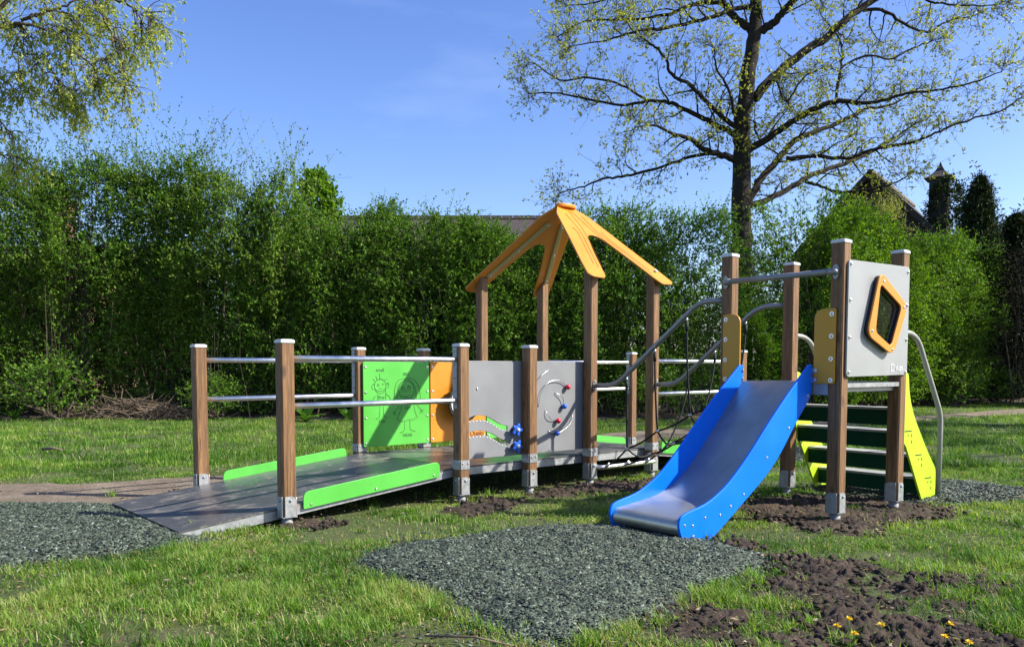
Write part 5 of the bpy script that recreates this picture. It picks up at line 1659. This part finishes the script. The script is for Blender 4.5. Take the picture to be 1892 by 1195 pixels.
def grow(limbs, seed, base, bark, leaf, step=.42, L1=(.9, 2.4), L2=(.3, 1.0), pull=(0, 0, .03), leafL=.085, leafW=.45, cl=4, extra=1.0, tw=(2, 3), ksel=1.0, trunk_first=True, l1pull=None, spread=.95):
    r = np.random.default_rng(seed)
    base = np.array(base)
    VV, FF = [], []; off = 0
    def addt(V, F):
        nonlocal off
        VV.append(V); FF.append(F + off); off += len(V)
    B0, D0, LL, RR = [], [], [], []
    for li, L in enumerate(limbs):
        A = np.array(L, float)
        P = catmull(A[:, :3], 5); rad = np.interp(np.linspace(0, 1, len(P)), np.linspace(0, 1, len(A)), A[:, 3])
        P = P - base
        P[1:-1] += r.normal(0, .012, (len(P) - 2, 3)) * (1 + rad[1:-1, None] * 2)
        addt(*tubes_np(P[None], rad[None], 12 if rad[0] > .1 else 8))
        seg = np.linalg.norm(np.diff(P, axis=0), axis=1); s = np.concatenate([[0], np.cumsum(seg)]); tot = s[-1]
        if li == 0 and trunk_first:
            q = tot * (.35 + .65 * r.random(14)); sc = .4
        else:
            q = np.arange(tot * .10, tot, step) + r.normal(0, .08, len(np.arange(tot * .10, tot, step))); q = np.clip(q, 0, tot); sc = 1.0
            q = np.concatenate([q, np.full(3, tot * .995)])
        T = np.gradient(P, axis=0)
        for s_ in q:
            p = np.array([np.interp(s_, s, P[:, i]) for i in range(3)]); t = unit(np.array([np.interp(s_, s, T[:, i]) for i in range(3)]))
            rd = np.interp(s_, s, rad)
            pr = r.normal(0, 1, 3); pr -= t * pr.dot(t); pr = unit(pr)
            B0.append(p); D0.append(t * (.55 if sc == 1 else .1) + pr * spread + np.array([0, 0, .12])); LL.append((L1[0] + (L1[1] - L1[0]) * r.random()) * sc * (1 - .68 * s_ / tot)); RR.append(min(rd * .55, .03))
    B0, D0, LL, RR = map(np.array, (B0, D0, LL, RR))
    P1 = walk(B0, D0, LL, 8, r, .22, np.array(l1pull if l1pull is not None else pull) * 1.2)
    addt(*tubes_np(P1, np.maximum(RR[:, None] * (1 - .8 * np.linspace(0, 1, 8)), .004), 5))
    # twigs
    m = tw[0]
    n1 = len(P1)
    idx = r.integers(1, 8, (n1, 5 * m)); ii = np.repeat(np.arange(n1), 5 * m)
    b = P1[ii, idx.ravel()]; dpar = unit(P1[ii, idx.ravel()] - P1[ii, idx.ravel() - 1])
    d = dpar * .6 + r.normal(0, .6, b.shape)
    l2 = L2[0] + (L2[1] - L2[0]) * r.random(len(b)) ** 1.4
    P2 = walk(b, d, l2, 6, r, .2, np.array(pull))
    addt(*tubes_np(P2, np.tile(np.linspace(.0055, .0018, 6), (len(P2), 1)), 4))
    n2 = len(P2); q = tw[1]
    ii = np.repeat(np.arange(n2), q); idx = r.integers(1, 6, n2 * q)
    b = P2[ii, idx]; d = unit(P2[ii, idx] - P2[ii, idx - 1]) * .6 + r.normal(0, .6, b.shape)
    l3 = (.08 + .22 * r.random(len(b))) * extra
    P3 = walk(b, d, l3, 4, r, .2, np.array(pull) * 1.2)
    addt(*tubes_np(P3, np.tile(np.linspace(.0022, .0011, 4), (len(P3), 1)), 3))
    wood = np_mesh('branches', np.concatenate(VV), np.concatenate(FF), bark, smooth=True)
    # leaves at twig ends and along them
    tips = np.concatenate([P3[:, -1], P3[:, 2], P2[:, -1]]); td = np.concatenate([P3[:, -1] - P3[:, -2], P3[:, 2] - P3[:, 1], P2[:, -1] - P2[:, -2]])
    ks = r.random(len(tips)) < ksel; tips, td = tips[ks], unit(td[ks])
    c = np.repeat(tips, cl, 0) + r.normal(0, .008, (len(tips) * cl, 3)); dd = np.repeat(td, cl, 0) * .7 + r.normal(0, .65, c.shape) + np.array(pull) * 2
    Ls = leafL * (.45 + .8 * r.random(len(c)))
    V, F = leaves_np(c, dd, unit(r.normal(0, .7, c.shape) + np.array([0, 0, .8])), Ls, Ls * leafW, .1, -.1)
    var = np.clip(np.repeat(r.random(len(tips)), cl) * .6 + r.random(len(c)) * .4, 0, 1)
    return wood, np_mesh('leaves', V, F, leaf, {'var': np.repeat(var, 4)})

trunk = [(t[0], t[1], t[2], t[3]) for t in OAK[0]]
bx_, by_ = trunk[0][0] - .02, trunk[0][1]
OAK[0] = [(bx_, by_, -.15, .50), (bx_, by_, .25, .40), (bx_, by_, 1.0, .36)] + trunk
ow, ol = grow(OAK, 77, (bx_, by_, 0), M['bark'], M['leaf_oak'], step=.38, L1=(.6, 1.8), ksel=.5, cl=5, leafL=.072, leafW=.55, tw=(2, 3))
ow.name = 'trunk_and_branches'
put((ow, ol), 'oak_tree', (bx_, by_, 0), 0, (1, 1, 1), 'big dark trunked oak with sparse young leaves rising behind the hedge', 'tree')
put((ow, ol), 'oak_tree', (17.6, 14.2, 0), 2.0, (1.05, 1.05, 1.05), 'oak standing out to the right, only twig ends showing at the top right corner', 'tree')

bt = BOUGH[0][0]
LT = [[(bt[0] - .9, bt[1] + .3, -.1, .34), (bt[0] - .75, bt[1] + .25, 1.2, .25), (bt[0] - .45, bt[1] + .12, 2.6, .22), (bt[0] - .1, bt[1], 4.2, .18), (bt[0] + .3, bt[1] - .1, 6.0, .14), (bt[0] + .4, bt[1] - .1, 8.2, .06)]] + BOUGH
LT += [[(bt[0] - .45, bt[1] + .1, 3.0, .13), (bt[0] - 1.8, bt[1] + .5, 4.4, .08), (bt[0] - 3.4, bt[1] + .8, 5.0, .03)], [(bt[0] - .1, bt[1], 4.4, .12), (bt[0] - .3, bt[1] + 1.6, 5.6, .07), (bt[0], bt[1] + 3.2, 6.3, .03)], [(bt[0] + .2, bt[1], 5.6, .09), (bt[0] - 1.4, bt[1] - .6, 7.2, .05), (bt[0] - 2.6, bt[1] - 1, 7.8, .02)]]
for i_, k_ in ((1, 1), (4, 3), (5, 3), (9, 2), (3, 1)):
    LT[1 + i_] = LT[1 + i_][:-k_]
ww, wl_ = grow(LT, 91, (bt[0] - .9, bt[1] + .3, 0), M['bark2'], M['leaf_willow'], step=.20, L1=(.2, .55), L2=(.12, .38), pull=(0, 0, -.20), l1pull=(0, 0, -.10), leafL=.040, leafW=.42, cl=6, extra=.9, tw=(1, 4), ksel=.95)
ww.name = 'trunk_and_branches'
put((ww, wl_), 'willow_tree', (bt[0] - .9, bt[1] + .3, 0), 0, (1, 1, 1), 'tree at the left whose drooping fresh green branches hang in from the top left corner', 'tree')

# ------------------------------------------------------------------ houses behind the hedge
def brick_mat(name, c1, c2, mortar, sx=3.2):
    m, nt, p, o = nmat(name)
    v = coords(nt, (1, 1, 1), (math.pi / 2, 0, 0))
    br = N(nt, "ShaderNodeTexBrick")
    br.inputs['Scale'].default_value = sx
    br.inputs['Color1'].default_value = (*c1, 1); br.inputs['Color2'].default_value = (*c2, 1); br.inputs['Mortar'].default_value = (*mortar, 1)
    nt.links.new(v, br.inputs['Vector'])
    nt.links.new(br.outputs['Color'], p.inputs['Base Color'])
    p.inputs['Roughness'].default_value = .9
    return m
M['brick'] = brick_mat('brick_wall', (.26, .12, .075), (.33, .17, .11), (.35, .32, .28))
M['tile'] = simple('clay_roof_tile', (.055, .045, .043), .85, 0, .4, 5, .9, 22, .05)
M['darkroof'] = simple('dark_roof_tile', (.055, .045, .042), .85, 0, .4, 5, .9, 22, .05)
M['ridge'] = simple('ridge_tile', (.14, .105, .095), .85, 0, .35, 3, .3)
M['pane'] = simple('window_glass', (.02, .025, .03), .08, 0, .1, 2, 0)
M['frame_white'] = simple('white_window_frame', (.6, .6, .58), .5, 0, .1, 2, 0)
M['dark_timber'] = simple('dark_timber', (.02, .016, .013), .8, 0, .3, 8, .2)

def house(name, label, x0, x1, y0, y1, eave, ridge, roofmat, wins, hip=0.0, chim=None, along='x'):
    r = empty(name, ((x0 + x1) / 2, y0, 0), label, 'house')
    b = MB(); b.box((x0 + x1) / 2, (y0 + y1) / 2, eave / 2, x1 - x0, y1 - y0, eave)
    ym, xm = (y0 + y1) / 2, (x0 + x1) / 2
    if along == 'x' and not hip:
        for x in (x0, x1):
            b.add([(x, y0, eave), (x, y1, eave), (x, ym, ridge - .12)], [(0, 1, 2)])
    if along == 'y':
        for y in (y0, y1):
            b.add([(x0, y, eave), (x1, y, eave), (xm, y, ridge - .12)], [(0, 1, 2)])
    b.build('wall', M['brick'], r)
    b = MB(); o_ = .45; th = .10
    dz = (ridge - eave) * o_ / ((y1 - y0) / 2 if along == 'x' else (x1 - x0) / 2)
    if along == 'x':
        for s in (-1, 1):
            ye = (y0 - o_) if s < 0 else (y1 + o_)
            q = [(x0 - .3, ye, eave - dz), (x1 + .3, ye, eave - dz), (x1 + .3 - hip, ym, ridge), (x0 - .3 + hip, ym, ridge)]
            b.add(q + [(a, b_, c + th) for a, b_, c in q], [(0, 1, 2, 3), (4, 7, 6, 5), (0, 4, 5, 1), (1, 5, 6, 2), (3, 7, 4, 0)])
    else:
        for s in (-1, 1):
            xe = (x0 - o_) if s < 0 else (x1 + o_)
            q = [(xe, y0 - .5, eave - dz), (xe, y1 + .5, eave - dz), (xm, y1 + .5, ridge), (xm, y0 - .5, ridge)]
            b.add(q + [(a, b_, c + th) for a, b_, c in q], [(0, 1, 2, 3), (4, 7, 6, 5), (0, 4, 5, 1), (1, 5, 6, 2), (3, 7, 4, 0)])
    # tile courses as low steps
    ro = b.build('roof', roofmat, r)
    rt = MB()
    n = int(((x1 - x0) if along == 'x' else (y1 - y0)) / .42)
    for i in range(n):
        if along == 'x':
            x = x0 + hip + (i + .5) * (x1 - x0 - 2 * hip) / n
            rt.box(x, ym, ridge + .11, (x1 - x0 - 2 * hip) / n * .965, .26, .13)
        else:
            rt.box(xm, y0 - .4 + (i + .5) * (y1 - y0 + .8) / n, ridge + .11, .26, (y1 - y0 + .8) / n * .88, .13)
    rt.build('ridge_tiles', M['ridge'], ro)
    for (wx, wz, w, h) in wins:
        f = MB()
        f.box(wx, y0 - .03, wz + h / 2 - .03, w, .06, .06); f.box(wx, y0 - .03, wz - h / 2 + .03, w, .06, .06)
        for q in (-w / 2 + .03, 0, w / 2 - .03): f.box(wx + q, y0 - .032, wz, .06, .05, h - .12)
        fo_ = f.build('window', M['frame_white'], r)
        p_ = MB(); p_.box(wx, y0 - .012, wz, w - .08, .02, h - .08); p_.build('pane', M['pane'], fo_)
    if chim:
        cx, cy, cz, w = chim
        c = MB(); c.box(cx, cy, cz / 2 + 2, w, w, cz - 4); c.box(cx, cy, cz - .06, w + .14, w + .14, .14)
        for q in (-.16, .16): c.tube([(cx + q, cy, cz), (cx + q, cy, cz + .32)], .1, 10)
        c.build('chimney', M['brick'], ro)
    return r
house('bungalow', 'long low brick house whose ridge of clay tiles just shows above the hedge', -8.2, 2.2, 29.0, 36.0, 4.3, 6.84, M['tile'], [(-6, 2, 1.4, 1.2), (-2, 2, 1.4, 1.2), (1, 2, .9, 1.2)])
house('brick_house', 'brick house with a chimney half hidden behind the tall shrubs at the left', -26.5, -17.6, 34.0, 40.0, 3.9, 6.3, M['tile'], [(-21, 2.6, 1.4, 1.2)], chim=(-18.9, 34.6, 8.0, .95))
hr_ = house('gabled_house', 'dark gabled house with a ridge turret above the hedge at the right', 14.2, 20.4, 40.0, 50.0, 7.0, 10.35, M['darkroof'], [], along='y')
b = MB()
for s in (-1, 1):
    xe = 14.2 - .5 if s < 0 else 20.4 + .5
    b.add([(xe, 39.44, 6.35), (17.3, 39.44, 10.15), (17.3, 39.44, 10.50), (xe, 39.44, 6.72), (xe, 39.49, 6.35), (17.3, 39.49, 10.15), (17.3, 39.49, 10.50), (xe, 39.49, 6.72)], [(0, 1, 2, 3), (4, 7, 6, 5), (3, 2, 6, 7), (0, 4, 5, 1)])
b.build('bargeboard', M['dark_timber'], hr_)
b = MB(); b.add([(14.3, 39.97, 6.9), (20.3, 39.97, 6.9), (17.3, 39.97, 10.2)], [(0, 1, 2)]); b.build('gable_cladding', M['dark_timber'], hr_)
b = MB(); b.box(20.1, 41, 4.95, .8, .8, 10.0)
b.build('turret', M['darkroof'], hr_)
b = MB()
prev = None
for (z, w) in ((9.95, .62), (10.08, .40), (10.3, .20), (10.55, .07), (10.72, .015)):
    b.v += [(20.1 + a * w, 41 + c * w, z) for a, c in ((-1, -1), (1, -1), (1, 1), (-1, 1))]
for k in range(4):
    for j in range(4):
        b.f.append((4 * k + j, 4 * k + (j + 1) % 4, 4 * k + 4 + (j + 1) % 4, 4 * k + 4 + j)); b.sm.append(False)
b.f += [(3, 2, 1, 0)]; b.sm += [False]
b.build('turret_roof', M['darkroof'], hr_)
hr_.rotation_euler = (0, 0, R(-36))
IVY = shrub_mesh(M['leaf_conifer'], 41, 1.9, 1.9, 4.6, 900, .10, .8, 4, profile='round', shootL=(.2, .5))
put(IVY, 'ivy', (20.15, 38.5, 5.3), 0, (1, 1, 1), 'ivy clump climbing the turret of the dark gabled house', 'ivy')
